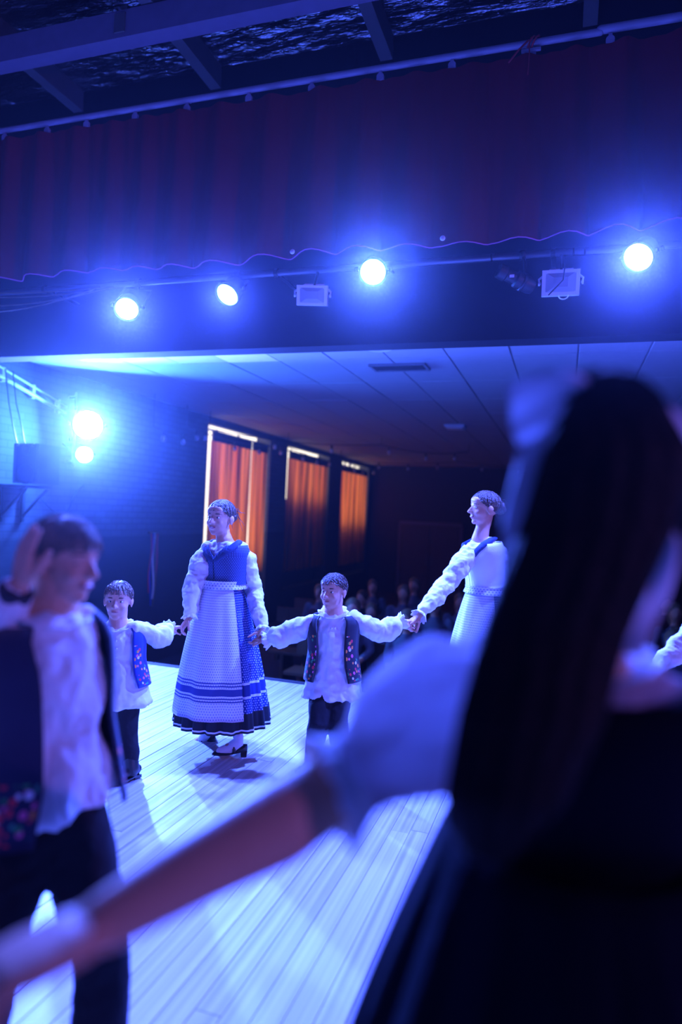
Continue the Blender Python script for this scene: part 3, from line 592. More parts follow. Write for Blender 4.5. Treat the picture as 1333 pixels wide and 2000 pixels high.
drape_panel(bays[2][0] + 0.1, yx(694.6), 2.865, 0.0, 'left orange curtain in the farthest window bay', 5)
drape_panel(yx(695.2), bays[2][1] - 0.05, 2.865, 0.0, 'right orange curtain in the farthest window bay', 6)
for k, (a_, b_) in enumerate(bays):
    o = put(MB().tube([(HX0 - 0.05, a_ - 0.02, 2.87), (HX0 - 0.05, b_ + 0.02, 2.87)], 0.012, 10), 'curtain_rod', M['blackmetal'], None)
    tag(o, ('dark curtain rod over the window nearest the stage', 'dark curtain rod over the middle window', 'dark curtain rod over the farthest window')[k], 'rod', 'curtain rods')

# wall lamps, speaker, conduit and ribbons on the left wall
B1 = onp(172, 830, 0, HX0 + 0.42); B2 = onp(165, 888, 0, HX0 + 0.40)
par_can(B1, (-1.2, 1.0, 0.9), B1 + V(-0.30, 0.16, 0.22), 'dazzling upper blue lamp on the left hall wall', WALL_W, CYAN, (0.04, 0.17, 1.0), 2600, 'lamps on the hall wall', R=0.18, deg=118, cells=False)
par_can(B2, (-0.8, 1.0, 0.7), B2 + V(-0.34, 0.16, 0.2), 'smaller blue lamp below the dazzling one on the left wall', WALL_W * 0.2, CYAN, (0.04, 0.17, 1.0), 1600, 'lamps on the hall wall', R=0.10, deg=118, cells=False)
t = root('lamp_pole', (HX0 + 0.06, B1.y + 0.16, 2.0), 'dark wall pole that carries the two blue lamps', 'pole')
put(MB().tube([(HX0 + 0.10, B1.y + 0.16, 1.95), (HX0 + 0.10, B1.y + 0.16, 2.85)], 0.02, 10), 'upright', M['blackmetal'], t)
for z in (2.0, 2.8): put(MB().box((HX0 + 0.05, B1.y + 0.16, z), (0.1, 0.05, 0.03)), 'wall_bracket', M['blackmetal'], t, smooth=False)
a_, b_ = onp(-40, 712, 0, HX0 + 0.05), onp(126, 806, 0, HX0 + 0.05)
t = root('wall_conduit', b_, 'pale double conduit sloping down the left wall to the lamps', 'conduit')
put(MB().tube([a_, b_], 0.022, 10), 'pipe', M['whitemetal'], t)
put(MB().tube([a_ + V(0, 0.02, 0.10), b_ + V(0, 0.02, 0.08)], 0.012, 10), 'pipe', M['whitemetal'], t)
for q in (0.25, 0.6, 0.92): put(MB().box(a_.lerp(b_, q) + V(-0.02, 0, 0.04), (0.05, 0.04, 0.16)), 'saddle', M['whitemetal'], t, smooth=False)
sp0, sp1 = onp(38, 864, 0, HX0 + 0.35), onp(104, 948, 0, HX0 + 0.35)
sc_ = (sp0 + sp1) / 2; sw = abs(sp1.y - sp0.y); sh = abs(sp0.z - sp1.z)
t = root('loudspeaker', sc_ - V(0, 0, sh / 2), 'black loudspeaker box on a wall bracket at the left', 'loudspeaker')
put(MB().box(sc_, (0.34, sw * 0.62, sh)), 'cabinet', M['blackmetal'], t, smooth=False)
put(MB().box(sc_ + V(0.02, -sw * 0.31 - 0.008, 0), (0.28, 0.016, sh * 0.94)), 'grille', M['black'], t, smooth=False)
for z, r in ((-0.12, 0.11), (0.15, 0.06)): put(MB().lathe([(r, 0), (r, 0.012), (r * 0.7, 0.004), (r * 0.2, 0.02), (0, 0.02)], sc_ + V(0.02, -sw * 0.31 - 0.014, z), (0, -1, 0), 20), 'driver', M['black'], t)
for s in (-1, 1): put(MB().box(sc_ + V(s * 0.1, -sw * 0.31 - 0.01, sh * 0.46), (0.03, 0.03, 0.03)), 'corner_guard', M['steel'], t, smooth=False)
t = root('speaker_bracket', (HX0 + 0.02, sc_.y, sc_.z - sh / 2 - 0.3), 'dark triangular wall bracket under the loudspeaker', 'bracket')
zb = sc_.z - sh / 2 - 0.012
put(MB().box((HX0 + 0.2, sc_.y, zb - 0.02), (0.4, sw * 0.75, 0.03)), 'shelf', M['blackmetal'], t, smooth=False)
for s in (-1, 1):
    y = sc_.y + s * sw * 0.3
    put(MB().box((HX0 + 0.02, y, zb - 0.22), (0.04, 0.04, 0.42)), 'wall_plate', M['blackmetal'], t, smooth=False)
    put(MB().tube([(HX0 + 0.03, y, zb - 0.36), (HX0 + 0.36, y, zb - 0.05)], 0.018, 8), 'strut', M['blackmetal'], t)
for k, (dy, l) in enumerate(((-0.03, 'thin black lead hanging down the wall to the loudspeaker'), (-0.14, 'second black lead drooping left of the first'))):
    q = sc_ + V(-0.1, dy - 0.06, sh / 2)
    tag(put(MB().tube([q, q + V(-0.05, -0.02 * k, 0.2), q + V(-0.14, 0.0, 0.45), q + V(-0.16, -0.05, 0.8)], 0.007, 6), 'speaker_lead', M['bcable'], None), l, 'cable', 'leads above the loudspeaker')
q = onp(80, 975, 0, HX0 + 0.02)
tag(put(MB().tube([q, q + V(0, 0.18, -0.12), q + V(0, 0.34, -0.22), q + V(0, 0.5, -0.1), q + V(0, 0.62, 0.12), q + V(0, 0.75, 0.2)], 0.008, 6), 'wall_cable', M['bcable'], None), 'loose black cable looping across the wall under the speaker', 'cable')
r0 = onp(300, 1040, 0, HX0 + 0.06)
t = root('ribbon_bundle', r0 - V(0, 0, 1.1), 'bundle of faded coloured ribbons hanging on the left wall', 'ribbons')
put(MB().lathe([(0.02, -0.12), (0.02, 0.12)], r0, (0, 1, 0), 10), 'peg_bar', M['bench'], t)
for k, (dy, L_, mm) in enumerate(((-0.09, 0.9, 'redrib'), (-0.05, 1.1, 'vest_b'), (0.0, 1.0, 'panel'), (0.05, 1.12, 'cable'), (0.09, 0.8, 'redrib'))):
    put(MB().grid(lambda u, v_, dy=dy, L_=L_, k=k: r0 + V(0.02 + 0.012 * math.sin(v_ * 7 + k), dy + 0.035 * (u - 0.5) + 0.012 * math.sin(v_ * 5 + k * 2), -0.01 - L_ * v_), 2, 14, thick=0.003), 'ribbon', M[mm], t)

# festoon strings with unlit bulbs under the hall ceiling
def festoon(pts, bulbs, label, d_hint):
    pts = [Vector(p) for p in pts]; t = root('festoon_string', pts[0], label, 'festoon lights', 'festoon strings under the ceiling')
    poly = []
    for p, q in zip(pts[:-1], pts[1:]):
        for i in range(12): s = i / 12; poly.append(p.lerp(q, s) - V(0, 0, 0.10 * 4 * s * (1 - s)))
    poly.append(pts[-1])
    put(MB().tube(poly, 0.007, 6), 'cable', M['bcable'], t)
    n = len(poly)
    for p in pts: put(MB().tube([p, Vector((p.x, p.y, CZ + 0.01))], 0.004, 6), 'hook_wire', M['bcable'], t)
    for k in range(bulbs):
        c = poly[min(n - 1, int((k + 0.5) * n / bulbs))]
        so = put(MB().lathe([(0.006, 0), (0.018, -0.02), (0.02, -0.075), (0.016, -0.08)], c, (0, 0, 1), 10), 'socket', M['blackmetal'], t)
        put(MB().lathe([(0.012, -0.075), (0.03, -0.105), (0.034, -0.13), (0.025, -0.158), (0, -0.165)], c, (0, 0, 1), 12), 'bulb', M['glass'], so)
def ceil_pt(x, y, z=CZ - 0.12): return onp(x, y, 2, z)
festoon([onp(300, 832, 0, -5.6), onp(410, 838, 0, -5.6), V(-3.6, 13.4, 2.93), V(-2.0, 14.6, 2.93)], 8, 'festoon string of unlit bulbs crossing in front of the first window', 0)
festoon([V(-5.7, 9.4, 2.75), V(-5.4, 12.8, 2.8), V(-5.3, 16.0, 2.85), V(-5.5, 20.0, 2.9)], 11, 'festoon string of unlit bulbs along the window wall', 0)
festoon([V(-5.4, 16.2, 2.88), V(-2.6, 17.0, 2.92), V(1.0, 17.5, 2.92)], 8, 'festoon string of unlit bulbs far back across the hall', 0)
# far door with a dim green sign beside it
dl = at(835, 1045, 21.0)
dr = root('door_1', (dl.x, HY1 - 0.02, HZ0), 'dark double door in the far wall'); dr['kind'] = 'structure'
for s in (-1, 1): put(MB().box((dl.x + s * 0.47, HY1 - 0.03, HZ0 + 1.1), (0.92, 0.06, 2.2)), 'door_leaf', M['rafter'], dr, smooth=False); put(MB().box((dl.x + s * 0.08, HY1 - 0.08, HZ0 + 1.1), (0.02, 0.03, 0.3)), 'door_handle', M['steel'], dr, smooth=False)
put(MB().box((dl.x, HY1 - 0.03, HZ0 + 2.25), (2.0, 0.08, 0.1)).box((dl.x - 0.98, HY1 - 0.03, HZ0 + 1.1), (0.08, 0.08, 2.2)).box((dl.x + 0.98, HY1 - 0.03, HZ0 + 1.1), (0.08, 0.08, 2.2)), 'door_frame', M['beam'], dr, smooth=False)

# ------------------------------------------------------------ people
UP = V(0, 0, 1)
def hdir(v): v = Vector((v.x, v.y, 0)); return v.normalized()
def nz(p, f): return noise.noise(Vector(p) * f)
class Head:
    """local frame of a head: x to the person's left, y forward, z up, unit = head height"""
    def __init__(s, c, fwd, up, H):
        s.c = Vector(c); s.u = Vector(up).normalized(); f = Vector(fwd); f = (f - s.u * f.dot(s.u)).normalized(); s.f = f; s.l = s.u.cross(f).normalized(); s.H = H
    def P(s, x, y, z): return s.c + (s.l * x + s.f * y + s.u * z) * s.H
    def ax(s): return (s.l, s.f, s.u)
    def e(s, mb, c, r, **k): mb.ell(s.P(*c), [q * s.H for q in r], s.ax(), **k)
def head_shape(mb, h, neck, nr, smile=False):
    e = h.e
    e(mb, (0, -0.06, 0.13), (0.335, 0.42, 0.36), su=24, sv=16); e(mb, (0, 0.10, -0.08), (0.275, 0.265, 0.36), su=20, sv=14)
    e(mb, (0, 0.11, -0.27), (0.235, 0.225, 0.19)); e(mb, (0, 0.26, -0.385), (0.10, 0.075, 0.075))
    e(mb, (0, 0.275, 0.085), (0.22, 0.085, 0.055)); e(mb, (0, 0.25, 0.2), (0.24, 0.12, 0.14))
    mb.tube([h.P(0, 0.335, 0.045), h.P(0, 0.385, -0.03), h.P(0, 0.44, -0.115)], [0.032 * h.H, 0.04 * h.H, 0.052 * h.H], 10)
    for s in (-1, 1):
        e(mb, (s * 0.045, 0.395, -0.125), (0.04, 0.045, 0.035)); e(mb, (s * 0.15, 0.235, -0.13), (0.10, 0.10, 0.10))
        e(mb, (s * 0.335, -0.03, -0.05), (0.03, 0.085, 0.125)); e(mb, (s * 0.352, -0.06, -0.02), (0.028, 0.07, 0.085))
        e(mb, (s * 0.125, 0.26, 0.01), (0.065, 0.062, 0.045))
    e(mb, (0, 0.345, -0.228), (0.10, 0.035, 0.026)); e(mb, (0, 0.335, -0.275), (0.085, 0.038, 0.03))
    mb.tube([h.P(0, -0.06, -0.22), Vector(neck) + (h.P(0, -0.06, -0.22) - Vector(neck)) * 0.45, neck], [nr, nr * 0.95, nr * 1.15], 16)
def face_parts(h, t, smile=False, closed=False):
    for s in (-1, 1):
        if not closed:
            ey = MB(); h.e(ey, (s * 0.125, 0.292, 0.012), (0.058, 0.042, 0.028)); eo = put(ey, 'eye', M['eyew'], t)
            iris = MB(); h.e(iris, (s * 0.125, 0.313, 0.012), (0.032, 0.024, 0.028)); put(iris, 'iris', M['eye'], eo)
        lid = MB(); lid.tube([h.P(s * (0.125 + k * 0.055), 0.318 - 0.035 * abs(k), (0.03 if not closed else 0.0) - 0.018 * k * k + (0 if not closed else 0.008)) for k in (-1, -0.5, 0, 0.5, 1)], 0.010 * h.H, 6); put(lid, 'eyelash', M['brow'], t)
        br = MB(); br.tube([h.P(s * (0.13 + k * 0.085), 0.352 - 0.05 * (k + 0.3) ** 2 - 0.01, 0.098 + 0.012 * (1 - k * k)) for k in (-1, -0.5, 0, 0.5, 1)], [0.01 * h.H, 0.015 * h.H, 0.015 * h.H, 0.012 * h.H, 0.006 * h.H], 6); put(br, 'eyebrow', M['brow'], t)
    if smile:
        m = MB(); h.e(m, (0, 0.352, -0.25), (0.105, 0.032, 0.034)); mo = put(m, 'mouth', M['lip'], t)
        m = MB(); h.e(m, (0, 0.36, -0.243), (0.08, 0.026, 0.016)); put(m, 'teeth', M['teeth'], mo)
    else:
        m = MB(); m.tube([h.P(k * 0.085, 0.382 - 0.03 * k * k, -0.252 + 0.006 * k * k) for k in (-1, -0.5, 0, 0.5, 1)], [0.006 * h.H, 0.012 * h.H, 0.013 * h.H, 0.012 * h.H, 0.006 * h.H], 6); put(m, 'mouth', M['lip'], t)
def hair_cap(h, t, m, fringe=0.20, side=-0.02, back=-0.22, thick=1.045, tuft=0.02, name='hair', lock=0.17, nl=420, lift=0.03, seed=3, lrad=0.012):
    """short hair: shell over the skull, cut at hairline; the ridges run from crown to tips"""
    mb = MB(); su, sv = 64, 34
    def pt(th, ph):
        y = math.cos(ph); x = math.sin(ph)       # ph 0 = front
        fr = max(0, y)
        zlim = back + (side - back) * min(1, max(0, (y + 0.9) / 0.9)) if y < 0 else side + (fringe - side) * min(1, fr * 1.45) ** 1.3
        z_top = 1.0
        zz = math.cos(th)
        r = thick + 0.035 * math.sin(ph * 23 + 5 * nz((x, y, 0), 2)) * math.sin(th) * 0.6 + tuft * nz((x * 2.5, y * 2.5, zz * 2.0), 1.7)
        p = Vector((0.335 * r * math.sin(th) * x, -0.06 + 0.42 * r * math.sin(th) * y, 0.13 + 0.36 * r * zz))
        if p.z < zlim: p.z = zlim + 0.012 * math.sin(ph * 31)
        return h.P(*p)
    thmax = PI * 0.97
    rs = [[pt(0.02 + (thmax - 0.02) * j / sv, 2 * PI * i / su) for i in range(su)] for j in range(sv + 1)]
    mb.rings(rs); o = put(mb, name, m, t)
    lk = MB(); rnd = random.Random(seed)
    for _ in range(nl):
        ph = rnd.uniform(0, 2 * PI); th = math.acos(rnd.uniform(-0.15, 1.0)); pts = []; sw = rnd.uniform(-0.25, 0.25); L_ = lock * rnd.uniform(0.6, 1.3); ok = True
        for q in (0, 0.35, 0.7, 1.0):
            th2 = th + q * L_ * 2.6; ph2 = ph + q * sw; y = math.cos(ph2)
            zl = (side + (fringe - side) * min(1, max(0, y) * 1.45) ** 1.3) if y > 0 else back + (side - back) * min(1, (y + 0.9) / 0.9 if y > -0.9 else 0)
            r = thick + lift * (0.2 + q) + 0.015 * rnd.uniform(-1, 1)
            p = Vector((0.335 * r * math.sin(th2) * math.sin(ph2), -0.06 + 0.42 * r * math.sin(th2) * y, 0.13 + 0.36 * r * math.cos(th2)))
            if p.z < zl - 0.05: break
            pts.append(h.P(*p))
        if len(pts) >= 3:
            R_ = lrad * h.H * rnd.uniform(0.6, 1.2); lk.tube(pts, [R_ * (1 - 0.8 * i / (len(pts) - 1)) for i in range(len(pts))], 5, round_ends=False)
    put(lk, 'locks', m, o); return o

def hand(mb, wrist, d, palm, side, s=1.0, curl=(0.5, 0.5, 0.5, 0.5), thumb=0.5, spread=0.06):
    """palm and five fingers. d finger direction, palm the way the palm faces, side = unit vector to the thumb"""
    d = Vector(d).normalized(); palm = Vector(palm); palm = (palm - d * palm.dot(d)).normalized(); sd = d.cross(palm).normalized()
    if sd.dot(Vector(side)) < 0: sd = -sd
    w = Vector(wrist); ax = (sd, palm, d)
    rs = []
    for q, wd, th in ((-0.012, 0.024, 0.018), (0.01, 0.028, 0.018), (0.035, 0.038, 0.017), (0.07, 0.042, 0.015), (0.095, 0.040, 0.012), (0.104, 0.034, 0.008)):
        c = w + d * q * s
        rs.append([c + sd * (math.copysign(abs(math.cos(a)) ** 0.7, math.cos(a)) * wd * s) + palm * (math.copysign(abs(math.sin(a)) ** 0.8, math.sin(a)) * th * s) for a in [2 * PI * k / 16 for k in range(16)]])
    mb.rings(rs)
    for k, (off, L_, r) in enumerate(((0.030, 0.070, 0.0092), (0.010, 0.079, 0.0096), (-0.011, 0.073, 0.0092), (-0.030, 0.057, 0.0082))):
        p = w + (d * 0.088 + sd * off) * s; dirv = (d + sd * (spread * (1.5 - k))).normalized(); pts = [p]; ang = 0
        axr = dirv.cross(palm).normalized()
        for seg, fr in enumerate((0.46, 0.31, 0.23)):
            ang += curl[k] * (0.9 if seg == 0 else 1.1)
            v_ = dirv * math.cos(ang) + palm * math.sin(ang); pts.append(pts[-1] + v_ * L_ * fr * s)
        mb.tube(pts, [r * s * q for q in (1.1, 1.0, 0.93, 0.8)], 10)
    p = w + (d * 0.022 + sd * 0.024 + palm * 0.006) * s
    t1 = (d * 0.75 + sd * 0.8 * (1 - 0.4 * thumb) + palm * (0.2 + 0.6 * thumb)).normalized(); t2 = (d * 0.95 + sd * 0.3 * (1 - thumb) + palm * (0.2 + 0.7 * thumb)).normalized()
    mb.tube([p, p + t1 * 0.042 * s, p + t1 * 0.042 * s + t2 * 0.032 * s, p + t1 * 0.042 * s + t2 * 0.058 * s], [0.0135 * s, 0.0115 * s, 0.0105 * s, 0.009 * s], 10)

TOR = [(-0.14, 0.26, 0.20, 0.22), (0.0, 0.405, 0.27, 0.31), (0.2, 0.385, 0.285, 0.27), (0.42, 0.355, 0.27, 0.235), (0.65, 0.395, 0.30, 0.26), (0.82, 0.42, 0.28, 0.28), (0.93, 0.37, 0.2, 0.245), (1.0, 0.19, 0.15, 0.18)]
def interp(tab, t):
    if t <= tab[0][0]: return tab[0][1:]
    for a, b in zip(tab[:-1], tab[1:]):
        if t <= b[0]:
            k = (t - a[0]) / (b[0] - a[0]); return tuple(x + (y - x) * k for x, y in zip(a[1:], b[1:]))
    return tab[-1][1:]
class Torso:
    def __init__(s, pelvis, neck, fwd, S, tab=TOR):
        s.p = Vector(pelvis); s.n = Vector(neck); s.u = (s.n - s.p).normalized(); f = Vector(fwd); s.f = (f - s.u * f.dot(s.u)).normalized(); s.l = s.u.cross(s.f).normalized(); s.S = S; s.tab = tab
    def at(s, t, ang, off=0.0, kx=1.0, hip=False):
        w, df, db = interp(s.tab, max(t, 0.02) if hip else t); c = math.cos(ang); sn = math.sin(ang)
        return s.p.lerp(s.n, t) + s.l * (sn * (w * s.S * kx + off)) + s.f * (c * ((df if c > 0 else db) * s.S + off))
    def loft(s, mb, t0, t1, off, n=10, seg=28, hip=False):
        rs = []
        for j in range(n + 1):
            t = t0 + (t1 - t0) * j / n; o = off(t) if callable(off) else off
            rs.append([s.at(t, 2 * PI * i / seg, o, hip=hip) for i in range(seg)])
        mb.rings(rs)
def sleeve(mb, pts, puff, ncuff=True):
    """full gathered sleeve: pts shoulder, elbow, wrist; puff = radii along it"""
    sh, el, wr = [Vector(p) for p in pts]; wr = el.lerp(wr, 0.88); P = []; n = len(puff)
    for i in range(n):
        q = i / (n - 1)
        P.append(sh.lerp(el, q * 2) if q < 0.5 else el.lerp(wr, q * 2 - 1))
    mb.tube(P, puff, 20)
def folds(a, f, stretch=(1, 1, 1)):
    return lambda p: a * (nz((p.x * stretch[0], p.y * stretch[1], p.z * stretch[2]), f) + 0.6 * (0.5 - abs(nz((p.x * stretch[0] + 5, p.y * stretch[1], p.z * stretch[2]), f * 1.9))))
def frill_ring(c, axis, r, wid, n=9, amp=0.3, tilt=0.4, seg=72):
    a, b, d = basis_from(Vector(axis)); c = Vector(c); mb = MB()
    def fn(u, v):
        t = 2 * PI * u; w_ = math.sin(n * t) * amp * v + 0.4 * amp * v * math.sin(n * 2.3 * t + 1)
        return c + (a * math.cos(t) + b * math.sin(t)) * (r + wid * v * tilt + wid * 0.35 * w_) + d * (wid * v * (1 - tilt * 0.4) + wid * 0.25 * w_)
    return mb.grid(fn, seg, 4, thick=0.003)
def vest(T, name, m, t, t0, t1, off, gap, thick=0.008, seg=48, n=16, flare=0.0):
    mb = MB()
    def fn(u, v):
        tt = t0 + (t1 - t0) * v; g = gap(v); ang = g + (2 * PI - 2 * g) * u
        o = off + flare * (1 - v) ** 1.5
        return T.at(tt, ang, o, hip=True)
    mb.grid(fn, seg, n, thick=-thick); return put(mb, name, m, t)
def boot(t, ankle, knee, toe_dir, L_, shaft=0.16, r=0.05, low=False):
    """leather boot: shaft, foot and heel, with a sole of its own"""
    a = Vector(ankle); td = hdir(Vector(toe_dir)); k = (Vector(knee) - a).normalized(); z0 = a.z - 0.075 * L_ / 0.22
    mb = MB(); mb.tube([a - k * 0.02, a + k * shaft * 0.5, a + k * shaft], [r * 0.95, r, r * 1.15], 16)
    sd = UP.cross(td); base = Vector((a.x, a.y, z0))
    for q, wd, hh, zc in ((-0.22, 0.16, 0.22, 0.18), (0.0, 0.17, 0.26, 0.2), (0.25, 0.18, 0.19, 0.14), (0.5, 0.19, 0.14, 0.12), (0.68, 0.17, 0.11, 0.1)):
        mb.ell(base + td * q * L_ + UP * zc * L_, (0.2 * L_, wd * L_, hh * L_ * 0.75), (td, sd, UP))
    o = put(mb, 'boot', M['boot'], t, remesh=0.008, relax=3)
    so = MB(); out = []
    for i in range(28):
        q = 2 * PI * i / 28; x = math.cos(q); out.append(base + td * ((0.24 + 0.58 * x) * L_) + sd * (math.sin(q) * (0.19 - 0.03 * math.cos(q * 2)) * L_) - UP * 0.0)
    so.prism(out, UP * 0.045 * L_); so.box(base + td * (-0.2 * L_) - UP * 0.03 * L_, (0.26 * L_, 0.3 * L_, 0.10 * L_), (td, sd, UP))
    put(so, 'sole', M['boot'], o, smooth=False); return o

def boy(label, base, head, hf, hu, H, neck, pelvis, tf, S, arms, legs, vest_m, hair_m, hand_spec, group='dancing boys', hem_t=-0.32, vest_t0=-0.12, smile=False, closed=False, vox=0.006, vgap=0.5, fl=0.02, puff=(0.048, 0.056, 0.056, 0.056, 0.062, 0.06, 0.034), cuff=True, fringe=0.2, foot=0.19, hairk={}, sleeve_dark=False):
    """folk dancer boy: body (one skin), shirt, collar, vest, trousers, boots, hair"""
    t = root('person', base, label, 'person', group)
    T = Torso(pelvis, neck, tf, S); h = Head(head, hf, hu, H); b = MB()
    head_shape(b, h, T.at(0.99, 0, -0.12 * S), 0.052 * S / 0.24)
    T.loft(b, -0.12, 1.0, -0.01 * S, 9, 20)
    k = S / 0.24
    for (sh, el, wr), hs in zip(arms, hand_spec):
        b.tube([sh, Vector(sh).lerp(Vector(el), 0.5), el, Vector(el).lerp(Vector(wr), 0.4), wr], [0.036 * k, 0.033 * k, 0.027 * k, 0.027 * k, 0.019 * k], 12)
        hand(b, wr, **hs)
    for (hp, kn, an, td) in legs:
        b.tube([hp, Vector(hp).lerp(Vector(kn), 0.5), kn, Vector(kn).lerp(Vector(an), 0.35), an], [0.06 * k, 0.055 * k, 0.04 * k, 0.042 * k, 0.026 * k], 12)
    put(b, 'body', M['skin'], t, remesh=vox, relax=2)
    face_parts(h, t, smile, closed); hair_cap(h, t, M[hair_m], fringe=fringe, **hairk)
    s_ = MB(); T.loft(s_, hem_t, 0.99, lambda q: 0.012 + (0.05 * S if q > 0.3 else 0.05 * S + (0.3 - q) * 0.34 * S), 14, 32, hip=True)
    for A in arms: sleeve(s_, A, [p * k for p in puff])
    sh_o = put(s_, 'shirt', M['shirt'], t, remesh=0.009, relax=4, disp=folds(0.022 * k, 15, (1, 1, 0.6)))
    put(frill_ring(T.at(0.955, 0, -0.15 * S), T.u + T.f * 0.35, 0.20 * S, 0.17 * S, 8, 0.35, 0.9), 'collar', M['frill'], sh_o)
    if cuff:
        for (sh, el, wr) in arms:
            ax = (Vector(wr) - Vector(el)).normalized(); put(frill_ring(Vector(wr) - ax * 0.03 * k, ax, 0.030 * k, 0.045 * k, 9, 0.3, 0.5), 'cuff_frill', M['frill'], sh_o)
    for q in (0.42, 0.55, 0.68, 0.8): put(MB().ell(T.at(q, 0, 0.014 + 0.055 * S), (0.006, 0.006, 0.006), su=8, sv=6), 'button', M['piping'], sh_o)
    vest(T, 'vest', M[vest_m], t, vest_t0, 0.965, 0.024 + 0.075 * S, (lambda v: vgap + 0.25 * max(0, 0.25 - v) * 4 * 0.4 + 0.35 * max(0, v - 0.8) * 5 * 0.3), flare=fl)
    tr = MB(); T.loft(tr, -0.16, 0.25, 0.008, 5, 24)
    for (hp, kn, an, td) in legs:
        hp, kn, an = Vector(hp), Vector(kn), Vector(an); tr.tube([hp, hp.lerp(kn, 0.5), kn, kn.lerp(an, 0.5), kn.lerp(an, 0.9)], [0.075 * k, 0.070 * k, 0.056 * k, 0.055 * k, 0.042 * k], 18)
    put(tr, 'trousers', M['trouser'], t, remesh=0.009, relax=3, disp=folds(0.007 * k, 12))
    for (hp, kn, an, td) in legs: boot(t, an, kn, td, foot, 0.13 * k, 0.046 * k)
    return t, T, h

def skirt_grid(cw, ch_, rw, rh, fwd, n, depth, a0, a1, v0=0.0, v1=1.0, off=0.0, bulge=0.35, thick=0.004, seg=180, ell_f=1.0):
    cw, ch_ = Vector(cw), Vector(ch_); f = hdir(fwd); l = UP.cross(f)
    def fn(u, v):
        q_ = v0 + (v1 - v0) * (1 - v); q = max(0.0, q_); ang = a0 + (a1 - a0) * u
        r = rw + (rh - rw) * (q ** 0.75 * (1 - bulge) + bulge * math.sin(q * PI / 2)) + off
        r += depth * q ** 0.8 * (math.sin(n * ang + 0.8 * math.sin(3 * ang)) + 0.35 * math.sin(round(2.3 * n) * ang + 1))
        c = cw.lerp(ch_, q_)
        return c + f * (math.cos(ang) * r * ell_f) + l * (math.sin(ang) * r)
    return MB().grid(fn, seg, 24, uvfn=lambda u, v: (u, 1 - (v0 + (v1 - v0) * (1 - v))), thick=-thick)

def girl(label, base, head, hf, hu, H, neck, pelvis, tf, S, arms, waist, hem, rh, foot_list, hand_spec, group='dancing girls', apron_ang=(-1.25, 1.05), full=True, hair_m='hair_b', smile=True, puff=(0.055, 0.068, 0.066, 0.06, 0.058, 0.052, 0.036), bodice='bodice', vox=0.006, fold=0.012, rw=None, apron=True, sk='skirt', low=True, shawl=True):
    """folk dancer girl: body, blouse, bodice, kerchief, skirt with hem band, apron, shoes, hair with bun"""
    t = root('person', base, label, 'person', group)
    T = Torso(pelvis, neck, tf, S); h = Head(head, hf, hu, H); b = MB(); k = S / 0.34
    head_shape(b, h, T.at(0.99, 0, -0.12 * S), 0.05 * k ** 0.5)
    T.loft(b, -0.12, 1.0, -0.012 * S, 9, 20)
    for (sh, el, wr), hs in zip(arms, hand_spec):
        b.tube([sh, Vector(sh).lerp(Vector(el), 0.5), el, Vector(el).lerp(Vector(wr), 0.35), wr], [0.043 * k, 0.038 * k, 0.032 * k, 0.033 * k, 0.021 * k], 12); hand(b, wr, **hs)
    for (hp, kn, an, td) in foot_list:
        hp, kn, an = Vector(hp), Vector(kn), Vector(an)
        b.tube([hp, hp.lerp(kn, 0.5), kn, kn.lerp(an, 0.35), an, an + Vector(td).normalized() * 0.06 - UP * 0.03], [0.07 * k, 0.06 * k, 0.045 * k, 0.048 * k, 0.030 * k, 0.03 * k], 12)
    put(b, 'body', M['skin'], t, remesh=vox, relax=2); face_parts(h, t, smile)
    s_ = MB(); T.loft(s_, 0.3, 0.985, 0.008, 8, 28)
    for A in arms: sleeve(s_, A, [p * k for p in puff])
    bl = put(s_, 'blouse', M['shirt'], t, remesh=0.008, relax=3, disp=folds(fold * 1.7 * k, 17, (1, 1, 1.2)))
    for (sh, el, wr) in arms:
        ax = (Vector(wr) - Vector(el)).normalized(); put(frill_ring(Vector(wr) - ax * 0.03, ax, 0.03 * k, 0.05 * k, 9, 0.3, 0.5), 'cuff_frill', M['frill'], bl)
    vest(T, 'bodice', M[bodice], t, 0.30, 0.93, 0.03, (lambda v: 0.02 + 0.5 * max(0, v - 0.72) * 3.2), thick=0.006, n=14)
    if shawl:
        kb = MB()
        for s in (-1, 1):
            kb.tube([T.at(0.985, s * 2.5, 0.02), T.at(0.985, s * 1.6, 0.03), T.at(0.93, s * 0.85, 0.035), T.at(0.80, s * 0.42, 0.035), T.at(0.68, s * 0.08, 0.035)], [0.02 * k, 0.024 * k, 0.026 * k, 0.024 * k, 0.014 * k], 12, flat=(1, 0.6))
        put(kb, 'kerchief', M['shawl'], t)
    wv_ = Vector(waist); rw = rw or 0.32 * S
    so = put(skirt_grid(wv_, hem, rw, rh, tf, 17, 0.016 * rh / 0.3, 0, 2 * PI), 'skirt', M[sk], t)
    put(skirt_grid(wv_, hem, rw, rh, tf, 17, 0.016 * rh / 0.3, 0, 2 * PI, v0=0.895, v1=1.03, off=0.004), 'hem_band', M['hemband'], so)
    put(skirt_grid(wv_, hem, rw, rh, tf, 17, 0.016 * rh / 0.3, 0, 2 * PI, v0=1.003, v1=1.014, off=0.0095, thick=0.002), 'piping', M['piping'], so)
    if apron:
        ap = put(skirt_grid(wv_, hem, rw, rh, tf, 7, 0.012 * rh / 0.3, apron_ang[0], apron_ang[1], v0=0.0, v1=0.935, off=0.026, seg=90), 'apron', M['apron'], t)
        put(skirt_grid(wv_, hem, rw, rh, tf, 7, 0.002, 0, 2 * PI, v0=-0.025, v1=0.032, off=0.044, seg=90), 'waistband', M['apron'], ap)
    for (hp, kn, an, td) in foot_list: dance_shoe(t, an, kn, td, 0.235 * k)
    return t, T, h
